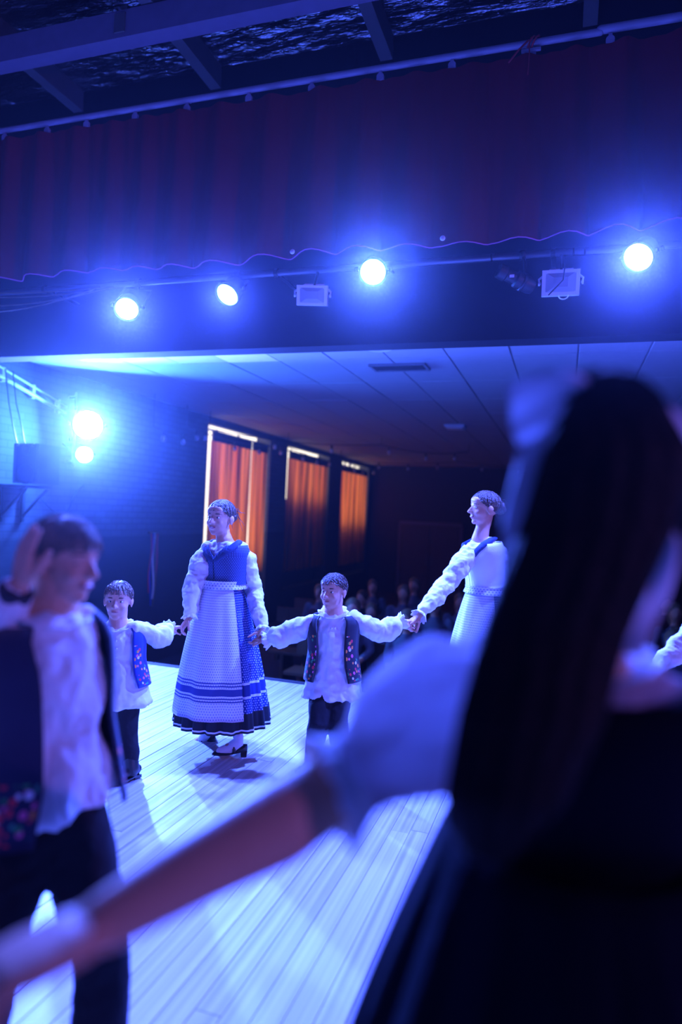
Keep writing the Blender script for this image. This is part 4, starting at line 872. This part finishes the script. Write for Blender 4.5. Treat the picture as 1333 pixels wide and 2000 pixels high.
def dance_shoe(t, an, kn, td, L_):
    """black strap shoe with a low heel, white sock"""
    a = Vector(an); td = Vector(td).normalized(); sd = UP.cross(td).normalized(); up = td.cross(sd).normalized()
    if up.z < 0: up = -up
    base = a - up * 0.085 * L_ / 0.235
    k = (Vector(kn) - a).normalized()
    mb = MB(); mb.tube([a + k * 0.03, a, base + td * 0.25 * L_ + up * 0.16 * L_, base + td * 0.5 * L_ + up * 0.1 * L_], [0.033, 0.035, 0.036, 0.028], 14)
    put(mb, 'sock', M['sock'], t)
    mb = MB(); rs = []
    for q, wd, z0, hh in ((-0.27, 0.03, 0.10, 0.16), (-0.25, 0.11, 0.07, 0.22), (-0.12, 0.15, 0.06, 0.23), (0.1, 0.15, 0.02, 0.17), (0.35, 0.18, 0.0, 0.13), (0.55, 0.18, 0.0, 0.13), (0.68, 0.13, 0.0, 0.10), (0.75, 0.03, 0.01, 0.05)):
        c = base + td * q * L_ + up * (z0 + hh / 2) * L_
        rs.append([c + sd * (math.cos(w_) * wd * L_) + up * (math.sin(w_) * hh / 2 * L_) for w_ in [2 * PI * i / 16 for i in range(16)]])
    mb.rings(rs); o = put(mb, 'shoe', M['boot'], t)
    he = MB(); he.rings([[base + td * (-0.16 * L_ + x * s_ * L_) + sd * (y * s_ * L_) + up * (z * L_) for x, y in ((-0.09, -0.09), (0.09, -0.09), (0.09, 0.09), (-0.09, 0.09))] for z, s_ in ((0.12, 1.1), (-0.02, 0.95), (-0.065, 0.95))]); put(he, 'heel', M['boot'], o, smooth=False)
    st = MB(); st.tube([base + td * 0.14 * L_ + sd * (math.cos(w_) * 0.17 * L_) + up * ((0.12 + 0.24 * math.sin(w_)) * L_) for w_ in [PI * i / 10 for i in range(11)]], 0.008, 8); put(st, 'strap', M['boot'], o)
    bu = MB(); bu.box(base + td * 0.14 * L_ + sd * 0.17 * L_ + up * 0.17 * L_, (0.02, 0.008, 0.02), (td, sd, up)); put(bu, 'buckle', M['steel'], o, smooth=False)
def bun_hair(h, t, m, bun=True):
    o = hair_cap(h, t, M[m], fringe=0.19, side=-0.02, back=-0.14, thick=1.035, tuft=0.012, lock=0.3, nl=300, lift=0.008, lrad=0.010)
    if bun:
        mb = MB(); h.e(mb, (0, -0.50, 0.05), (0.17, 0.15, 0.17), su=20, sv=14); put(mb, 'hair_bun', M[m], o, disp=folds(0.012, 30))
        w_ = MB(); rnd = random.Random(4)
        for i in range(26):
            a = rnd.uniform(-1.3, 1.3); p0 = h.P(0.33 * math.sin(a) * 0.9, -0.3 - 0.15 * math.cos(a), rnd.uniform(-0.12, 0.3)); q = h.P(0.42 * math.sin(a) + rnd.uniform(-0.06, 0.06), -0.50 - 0.1 * math.cos(a), rnd.uniform(-0.34, 0.3))
            w_.tube([p0, p0.lerp(q, 0.5) + UP * rnd.uniform(-0.01, 0.02), q], [0.0025, 0.0016, 0.0008], 5)
        put(w_, 'loose_strands', M[m], o)
    return o
def tocam(p): return hdir(CAM - Vector(p))
IR = hdir(CR)   # towards the right of the picture
def ground(p): return Vector((p.x, p.y, 0))

# --- girl in the long apron
D = 4.22
gw = at(438, 1138, D); g_neck = at(441, 1056, D); g_pel = at(440, 1175, D)
gt = tocam(gw); gf = hdir(gt * 0.85 - IR * 0.55); ghf = (hdir(gt * 0.88 - IR * 0.55) - UP * 0.04)
# --- handholds shared by neighbours
H12, H23, H34 = at(353, 1224, 4.02), at(503, 1247, 4.08), at(806, 1213, 4.1)
gl_s, gl_e, gl_w = at(472, 1074, D - 0.02), at(496, 1150, D + 0.03), H23 + V(0.015, 0.03, 0.05)
gr_s, gr_e, gr_w = at(405, 1074, D), at(377, 1148, D - 0.1), H12 + V(0.03, 0.05, 0.05)
foot1 = onp(466, 1449, 2, 0.090); foot2 = at(402, 1436, D + 0.18)
t, T, h = girl('girl in a long white apron and blue bodice stepping left', ground(g_pel), at(431, 1012, D), ghf, UP + IR * 0.02, 0.232, g_neck, g_pel, gf, 0.30,
     [(gl_s, gl_e, gl_w), (gr_s, gr_e, gr_w)], gw, at(434, 1400, D), 0.275,
     [(at(448, 1190, D), at(458, 1320, D), foot1, hdir(-IR * 1.0 + gt * 0.25)), (at(430, 1190, D), at(425, 1320, D + 0.1), foot2, (-IR * 0.9 - UP * 0.35).normalized())],
     [dict(d=(H23 - gl_w) + V(0, 0, -0.02), palm=-IR, side=gt, s=0.8, curl=(0.6, 0.6, 0.6, 0.6), thumb=0.9), dict(d=(H12 - gr_w) + V(0, 0, -0.02), palm=IR, side=gt, s=0.8, curl=(0.6, 0.6, 0.6, 0.6), thumb=0.9)])
bun_hair(h, t, 'hair_b')

# --- small boy in the blue vest
D = 3.76
b_pel, b_nk = at(236, 1342, D), at(231, 1222, D); bt = tocam(b_pel); bf = hdir(bt - IR * 0.12)
w1 = H12 + V(-0.06, -0.03, -0.015)
boy('small boy in a bright blue embroidered vest holding the girl\'s hand', ground(b_pel), at(231, 1173, D - 0.02), hdir(bt - IR * 0.18) - UP * 0.18, UP, 0.212, b_nk, b_pel, bf, 0.235,
    [(at(266, 1229, D), at(310, 1246, D + 0.1), w1), (at(196, 1230, D), at(172, 1270, D + 0.02), at(150, 1310, D - 0.05))],
    [(at(247, 1352, D), at(248, 1432, D - 0.03), onp(256, 1496, 2, 0.075), bt - IR * 0.9), (at(224, 1352, D), at(222, 1430, D + 0.05), onp(226, 1484, 2, 0.078), bt - IR * 0.6)],
    'vest_b', 'hair_l', [dict(d=H12 - w1, palm=UP * -1, side=bt, s=0.66, curl=(0.7,) * 4, thumb=0.7), dict(d=V(-0.3, 0, -1), palm=IR, side=bt, s=0.66)], fringe=0.20, hairk=dict(side=0.03, back=-0.12, lock=0.2, lift=0.045), foot=0.17, hem_t=-0.28, vest_t0=0.02, vgap=0.62)

# --- small boy in the black embroidered vest
D = 4.0
c_pel, c_nk = at(650, 1322, D), at(652, 1197, D); ct = tocam(c_pel); cf = hdir(ct - IR * 0.1)
w2, w3 = H23 + V(0.06, -0.01, -0.005), H34 + V(-0.055, -0.02, -0.005)
boy('small boy in a black vest with red flower embroidery, both arms out', ground(c_pel), at(651, 1155, D - 0.02), hdir(ct - IR * 0.55) - UP * 0.05, UP - IR * 0.02, 0.212, c_nk, c_pel, cf, 0.25,
    [(at(694, 1212, D), at(745, 1236, D + 0.05), w3), (at(612, 1215, D), at(563, 1240, D + 0.04), w2)],
    [(at(666, 1332, D), at(660, 1405, D - 0.12), onp(668, 1486, 2, 0.078), ct - IR * 0.5), (at(634, 1332, D), at(622, 1412, D - 0.15), onp(610, 1480, 2, 0.075), ct - IR * 0.6)],
    'vest_k', 'hair_b', [dict(d=H34 - w3, palm=-UP, side=ct, s=0.68, curl=(0.8,) * 4, thumb=0.7), dict(d=H23 - w2, palm=-UP, side=ct, s=0.68, curl=(0.8,) * 4, thumb=0.7)], fringe=0.22, hairk=dict(side=0.06, back=-0.08, lock=0.14), hem_t=-0.30, vest_t0=-0.03, vgap=0.55, foot=0.18)

# --- tall girl at the back, in profile
D = 4.45
e_pel, e_nk = at(955, 1185, D), at(941, 1052, D); et = tocam(e_pel); ef = hdir(et * 0.45 - IR)
w4 = H34 + V(0.035, 0.03, 0.03)
e_w = at(955, 1150, D)
t, T, h = girl('tall girl in profile at the back, white sleeve reaching down to the boy', ground(e_pel), at(946, 993, D), hdir(et * 0.25 - IR), UP + IR * 0.02, 0.235, e_nk, e_pel, ef, 0.32,
     [(at(972, 1078, D + 0.06), at(1010, 1160, D + 0.1), at(1020, 1230, D)), (at(922, 1074, D - 0.06), at(876, 1136, D - 0.14), w4)], e_w, at(955, 1405, D), 0.3,
     [(at(965, 1200, D), at(962, 1330, D), onp(962, 1460, 2, 0.10), -IR), (at(945, 1200, D), at(945, 1330, D), onp(940, 1462, 2, 0.10), -IR)],
     [dict(d=V(0, 0, -1), palm=-IR, side=et, s=0.85), dict(d=H34 - w4, palm=-UP, side=et, s=0.85, curl=(0.8,) * 4, thumb=0.7)], apron_ang=(-1.2, 1.2), bodice='frill')
bun_hair(h, t, 'hair_b')

# --- dancer beyond the right edge, arm reaching into view, and the child she leads
D = 3.5
r_pel, r_nk = at(1452, 1300, D), at(1440, 1150, D); rt_ = tocam(r_pel); rf = hdir(rt_ * 0.5 - IR)
HR = at(1256, 1338, 3.3)
w5 = at(1272, 1322, 3.32)
t, T, h = girl('dancer at the right edge, only her white sleeve and hand in view', ground(r_pel), at(1438, 1072, D), hdir(rt_ * 0.4 - IR), UP, 0.225, r_nk, r_pel, rf, 0.31,
     [(at(1478, 1185, D + 0.08), at(1500, 1290, D + 0.1), at(1490, 1380, D)), (at(1408, 1180, D - 0.08), at(1340, 1250, D - 0.12), w5)], at(1450, 1262, D), at(1450, 1545, D), 0.28,
     [(at(1455, 1320, D), at(1455, 1460, D), onp(1450, 1590, 2, 0.10), -IR), (at(1440, 1320, D), at(1435, 1460, D), onp(1425, 1592, 2, 0.10), -IR)],
     [dict(d=V(0, 0, -1), palm=-IR, side=rt_, s=0.82), dict(d=HR - w5, palm=-UP, side=rt_, s=0.82, curl=(0.8,) * 4, thumb=0.7)])
bun_hair(h, t, 'hair_b')
D = 3.2
k_pel, k_nk = at(1120, 1480, D), at(1125, 1345, D); kt = tocam(k_pel)
w6 = at(1236, 1336, 3.24)
boy('child behind the foreground dancer, one white cuff in view', ground(k_pel), at(1125, 1290, D), kt, UP, 0.21, k_nk, k_pel, kt, 0.235,
    [(at(1162, 1362, D), at(1205, 1350, D + 0.02), w6), (at(1088, 1362, D), at(1060, 1420, D), at(1050, 1480, D))],
    [(at(1138, 1490, D), at(1138, 1570, D), onp(1140, 1640, 2, 0.075), kt), (at(1105, 1490, D), at(1104, 1570, D), onp(1102, 1640, 2, 0.075), kt)],
    'vest_n', 'hair_b', [dict(d=HR - w6, palm=-UP, side=kt, s=0.66, curl=(0.7,) * 4), dict(d=V(0, 0, -1), palm=IR, side=kt, s=0.66)], foot=0.17)

# --- bigger boy at the left, close to the camera, hand raised
D = 1.60
l_pel, l_nk = at(95, 1555, D + 0.02), at(88, 1196, D); lt = tocam(l_pel); lf = hdir(lt * 0.62 + IR * 0.78); lhf = hdir(lt * 0.42 + IR * 0.9) - UP * 0.08
aw = at(38, 1142, 1.50)
t, T, h = boy('older boy close at the left, profile turned right, one hand raised', ground(l_pel), at(128, 1094, D), lhf, UP + IR * 0.08, 0.202, l_nk, l_pel, lf, 0.275,
    [(at(140, 1240, D + 0.1), at(120, 1420, D + 0.24), at(110, 1560, D + 0.25)), (at(32, 1236, D - 0.02), at(-48, 1300, D - 0.06), aw)],
    [(at(138, 1590, D + 0.03), at(200, 1860, D + 0.02), onp(190, 2150, 2, 0.088), IR), (at(52, 1590, D), at(-10, 1850, D - 0.1), onp(-60, 2150, 2, 0.088), IR)],
    'vest_n', 'hair_l', [dict(d=V(0, 0, -1), palm=lt, side=IR, s=0.85), dict(d=UP * 1.0 + IR * 0.12, palm=IR * 0.75 - lt * 0.65, side=IR, s=0.80, curl=(0.12, 0.08, 0.12, 0.2), thumb=0.15, spread=0.05)],
    vox=0.0045, hem_t=-0.02, vest_t0=-0.09, smile=True, closed=True, vgap=0.62, puff=(0.05, 0.058, 0.056, 0.05, 0.044, 0.038, 0.026), cuff=False, fringe=0.16, foot=0.24, fl=0.03, hairk=dict(tuft=0.04, thick=1.06, lock=0.24, lift=0.06, nl=520))
wb_ = MB(); ax_ = (aw - at(-48, 1300, D - 0.06)).normalized(); aa, bb, dd = basis_from(ax_)
wb_.rings([[aw - ax_ * 0.02 + ax_ * z_ + (aa * math.cos(q) + bb * math.sin(q)) * r_ for q in [2 * PI * i / 24 for i in range(24)]] for z_, r_ in ((-0.022, 0.034), (-0.022, 0.038), (0.012, 0.037), (0.012, 0.032))])
put(wb_, 'wristband', M['wristband'], t)

# --- dancer in the foreground, back to the camera, left arm reaching down to the left
D = 0.92
f_pel, f_nk = at(1100, 1850, D + 0.06), at(1140, 1292, D); ff = hdir(V(-0.15, 1, 0))
fs, fe, fw = at(925, 1385, 0.90), at(640, 1545, 0.83), at(205, 1800, 0.68)
fs2, fe2, fw2 = at(1372, 1420, 0.96), at(1600, 1640, 1.02), at(1800, 1800, 1.1)
t = root('person', ground(f_pel), 'dark-haired dancer seen from behind, bare forearm reaching to the lower left', 'person', 'dancing girls')
T = Torso(f_pel, f_nk, ff, 0.36); h = Head(at(1152, 912, 0.92), hdir(V(-0.25, 1, 0)), UP + IR * 0.10, 0.235); b = MB()
head_shape(b, h, f_nk - UP * 0.03, 0.052); T.loft(b, -0.12, 1.0, -0.004, 9, 22)
b.tube([fs, fs.lerp(fe, 0.5), fe, fe.lerp(fw, 0.25) - UP * 0.004, fe.lerp(fw, 0.65), fw], [0.05, 0.048, 0.043, 0.047, 0.037, 0.028], 16)
b.tube([fs2, fs2.lerp(fe2, 0.5), fe2, fe2.lerp(fw2, 0.3), fw2], [0.045, 0.042, 0.035, 0.037, 0.023], 16)
hd = (at(40, 1880, 0.63) - fw).normalized()
hand(b, fw, hd, -UP + IR * 0.2, CF * 1.0 + UP * 0.2, 1.05, (0.55, 0.6, 0.65, 0.7), 0.6, 0.03)
hand(b, fw2, fw2 - fe2, -UP, CF, 0.95)
for s in (-1, 1): b.tube([T.at(0.02, s * PI / 2, -0.09), T.at(0.02, s * PI / 2, -0.09) - UP * 0.42, Vector((f_pel.x, f_pel.y, 0.07)) + T.l * s * 0.08, Vector((f_pel.x, f_pel.y, 0.03)) + T.l * s * 0.08 + ff * 0.13], [0.08, 0.055, 0.035, 0.035], 14)
put(b, 'body', M['skin'], t, remesh=0.005, relax=3); face_parts(h, t)
s_ = MB(); T.loft(s_, 0.3, 0.985, 0.01, 8, 30)
for A in ((at(955, 1320, 0.90), at(885, 1385, 0.88), at(690, 1505, 0.835)), (fs2, fs2.lerp(fe2, 0.55), fe2.lerp(fw2, 0.05))): sleeve(s_, A, [0.06, 0.08, 0.092, 0.094, 0.088, 0.074, 0.052])
bl = put(s_, 'blouse', M['sheer'], t, remesh=0.007, relax=4, disp=folds(0.016, 12))
put(frill_ring(fs.lerp(fe, 0.82), fe - fs, 0.048, 0.05, 9, 0.3, 0.5), 'cuff_frill', M['frill'], bl)
put(frill_ring(T.at(0.96, 0, -0.05), T.u, 0.072, 0.035, 10, 0.3, 0.8), 'collar', M['frill'], bl)
vest(T, 'bodice', M['navy'], t, 0.0, 0.955, 0.022, (lambda v: 0.05 + 0.3 * v), thick=0.008)
so = put(skirt_grid(T.at(0.42, 0, -0.09), Vector((f_pel.x, f_pel.y, 0.3)), 0.17, 0.36, ff, 15, 0.02, 0, 2 * PI, bulge=0.9), 'skirt', M['navy'], t)
put(skirt_grid(T.at(0.42, 0, -0.09), Vector((f_pel.x, f_pel.y, 0.3)), 0.17, 0.36, ff, 15, 0.02, 0, 2 * PI, bulge=0.9, v0=0.93, v1=1.0, off=0.006), 'hem_band', M['redrib'], so)
for s in (-1, 1): boot(t, Vector((f_pel.x, f_pel.y, 0.075)) + T.l * s * 0.08, Vector((f_pel.x, f_pel.y, 0.4)) + T.l * s * 0.08, ff, 0.22, 0.05, 0.04)
ho = hair_cap(h, t, M['hair_d'], fringe=0.2, side=-0.3, back=-0.46, thick=1.12, tuft=0.03)
# long hair falling down the back, drifting to the left
path = [h.P(0, -0.34, 0.30), h.P(0, -0.48, 0.05), h.P(0.03, -0.46, -0.30), at(1085, 1240, 0.80), at(1040, 1400, 0.76), at(985, 1560, 0.74), at(950, 1660, 0.76)]
wid = [0.06, 0.088, 0.092, 0.085, 0.08, 0.065, 0.03]
fa = MB(); sdv = IR
fine = []; fw_ = []
for i in range(len(path) - 1):
    for q in range(6): s = q / 6; fine.append(path[i].lerp(path[i + 1], s)); fw_.append(wid[i] + (wid[i + 1] - wid[i]) * s)
fine.append(path[-1]); fw_.append(wid[-1])
rs = []
for i, (p, w_) in enumerate(zip(fine, fw_)):
    ring = []
    for k in range(40):
        q = 2 * PI * k / 40; ring.append(p + sdv * (math.cos(q) * w_ * (1 + 0.03 * math.sin(9 * q + i * 0.2))) + CF * (-math.sin(q) * 0.032 * (1 + 0.15 * math.sin(14 * q + i * 0.3))))
    rs.append(ring)
fa.rings(rs); put(fa, 'long_hair', M['hair_d'], ho)
# white ribbon bow at the crown with hanging tails
bc = h.P(0.05, -0.30, 0.34)
ro = root('hair_ribbon', bc, 'white ribbon bow with trailing tails tied on the dark hair', 'ribbon')
def lobe(tip, w_, thick=0.006):
    tip = Vector(tip); d = tip - bc; a, b_, dd = basis_from(d, CF)
    up_ = a
    return MB().grid(lambda u, v: bc + d * u + up_ * ((v - 0.5) * w_ * (0.35 + 1.3 * math.sin(min(1, u * 1.15) * PI * 0.62))) + CF * (-0.03 * math.sin(u * PI) + 0.008 * math.sin(v * 9 + u * 4)), 16, 10, thick=thick)
put(lobe(at(1003, 812, 0.90), 0.05), 'loop', M['ribbon'], ro); put(lobe(at(1320, 920, 0.92), 0.05), 'loop', M['ribbon'], ro)
put(MB().ell(bc - CF * 0.01, (0.018, 0.018, 0.022)), 'knot', M['ribbon'], ro)
def tail(pts, w_):
    pts = [Vector(p) for p in pts]
    def fn(u, v):
        x = u * (len(pts) - 1); i = min(int(x), len(pts) - 2); p = pts[i].lerp(pts[i + 1], x - i)
        return p + IR * ((v - 0.5) * w_) + CF * (0.006 * math.sin(u * 14 + v * 3))
    return MB().grid(fn, 30, 4, thick=0.003)
put(tail([bc, at(1040, 880, 0.83), at(1012, 1010, 0.83), at(1000, 1130, 0.83), at(972, 1240, 0.82)], 0.032), 'tail', M['ribbon'], ro)
put(tail([bc, at(1280, 960, 0.85), at(1300, 1060, 0.86), at(1285, 1170, 0.87), at(1225, 1275, 0.86)], 0.034), 'tail', M['ribbon'], ro)
put(tail([bc + V(0, -0.01, 0), at(1290, 900, 0.84), at(1296, 960, 0.85)], 0.022), 'red_tail', M['redrib'], ro)

# ------------------------------------------------------------ audience on benches in the dark hall
def seated(kind):
    b = MB(); b.ell((0, 0, 1.20), (0.085, 0.10, 0.125)); b.tube([(0, 0.02, 0.98), (0, 0.0, 1.12)], [0.06, 0.05], 10)
    b.tube([(0, 0.04, 0.5), (0, 0.04, 0.7), (0, 0.02, 0.92), (0, 0.02, 0.99)], [0.16, 0.15, 0.17, 0.09], 14, flat=(1.1, 0.72))
    for s in (-1, 1):
        b.tube([(s * 0.19, 0.02, 0.95), (s * 0.24, 0.0, 0.72), (s * 0.12, -0.22, 0.62)], [0.055, 0.045, 0.035], 10); b.ell((s * 0.10, -0.26, 0.62), (0.035, 0.05, 0.03))
        b.tube([(s * 0.10, 0.0, 0.51), (s * 0.11, -0.40, 0.50), (s * 0.11, -0.42, 0.08)], [0.08, 0.062, 0.045], 10); b.tube([(s * 0.11, -0.42, 0.05), (s * 0.11, -0.54, 0.04)], [0.045, 0.038], 10)
    b.tube([(0, -0.09, 1.21), (0, -0.112, 1.17)], [0.012, 0.018], 8)
    return b
aud = []
for k, m in enumerate(('aud1', 'aud2', 'aud3')):
    o = put(seated(k), 'tmp_body', M['skin'], None, remesh=0.022, relax=2); body = o.data; bpy.data.objects.remove(o); body.name = 'body'
    c = MB(); c.tube([(0, 0.04, 0.47), (0, 0.04, 0.7), (0, 0.02, 0.92), (0, 0.02, 0.985)], [0.178, 0.17, 0.19, 0.10], 14, flat=(1.1, 0.74))
    for s in (-1, 1): c.tube([(s * 0.19, 0.02, 0.95), (s * 0.24, 0.0, 0.72), (s * 0.16, -0.14, 0.65)], [0.068, 0.058, 0.048], 10)
    o = put(c, 'tmp_top', M[m], None, remesh=0.02, relax=2); top = o.data; bpy.data.objects.remove(o)
    c = MB()
    for s in (-1, 1): c.tube([(s * 0.10, 0.02, 0.51), (s * 0.11, -0.40, 0.51), (s * 0.11, -0.425, 0.12)], [0.095, 0.075, 0.058], 10)
    o = put(c, 'tmp_leg', M['trouser'], None, remesh=0.02, relax=2); trs = o.data; bpy.data.objects.remove(o)
    c = MB(); c.ell((0, 0.022, 1.235), (0.097, 0.105, 0.112)); 
    if k == 1: c.ell((0, 0.07, 1.13), (0.09, 0.05, 0.13))
    o = put(c, 'tmp_hair', M[('hair_b', 'hair_l', 'hair_d')[k]], None); hr = o.data; bpy.data.objects.remove(o)
    aud.append((body, top, trs, hr))
names = ('body', 'top', 'trousers', 'hair'); rnd = random.Random(11)
rows = [(8.2, -2.9, 3.0, 8), (9.3, -3.6, 3.2, 9), (10.5, -4.2, 3.4, 10), (11.8, -4.4, 3.6, 10)]
for r, (y, x0, x1, n) in enumerate(rows):
    bn = root('audience_bench', ((x0 + x1) / 2, y, HZ0), ('front wooden bench of the audience', 'second wooden bench of the audience', 'third wooden bench of the audience', 'rearmost wooden bench of the audience')[r], 'bench', 'audience benches')
    put(MB().box(((x0 + x1) / 2, y + 0.0, HZ0 + 0.40), (x1 - x0 + 0.8, 0.40, 0.04)), 'seat', M['bench'], bn, smooth=False)
    put(MB().box(((x0 + x1) / 2, y + 0.26, HZ0 + 0.68), (x1 - x0 + 0.8, 0.03, 0.25)), 'backrest', M['bench'], bn, smooth=False)
    for x in (x0 - 0.2, (x0 + x1) / 2, x1 + 0.2): put(MB().box((x, y, HZ0 + 0.19), (0.05, 0.36, 0.38)).box((x, y + 0.235, HZ0 + 0.42), (0.05, 0.03, 0.76)), 'leg', M['bench'], bn, smooth=False)
    for i in range(n):
        k = rnd.randrange(3); s = rnd.uniform(0.9, 1.06); x = x0 + (x1 - x0) * (i + 0.5) / n + rnd.uniform(-0.08, 0.08)
        p = root('person', (x, y - 0.02, HZ0 + 0.005), 'seated audience member, %s from the left on the %s bench in the dark hall' % (('first', 'second', 'third', 'fourth', 'fifth', 'sixth', 'seventh', 'eighth', 'ninth', 'tenth')[i], ('front', 'second', 'third', 'rearmost')[r]), 'person', 'audience on the benches')
        p.rotation_euler = (0, 0, rnd.uniform(-0.3, 0.3)); p.scale = (s, s, s)
        for nm, me in zip(names, aud[k]):
            o = bpy.data.objects.new(nm, me); COL.objects.link(o); o.parent = p
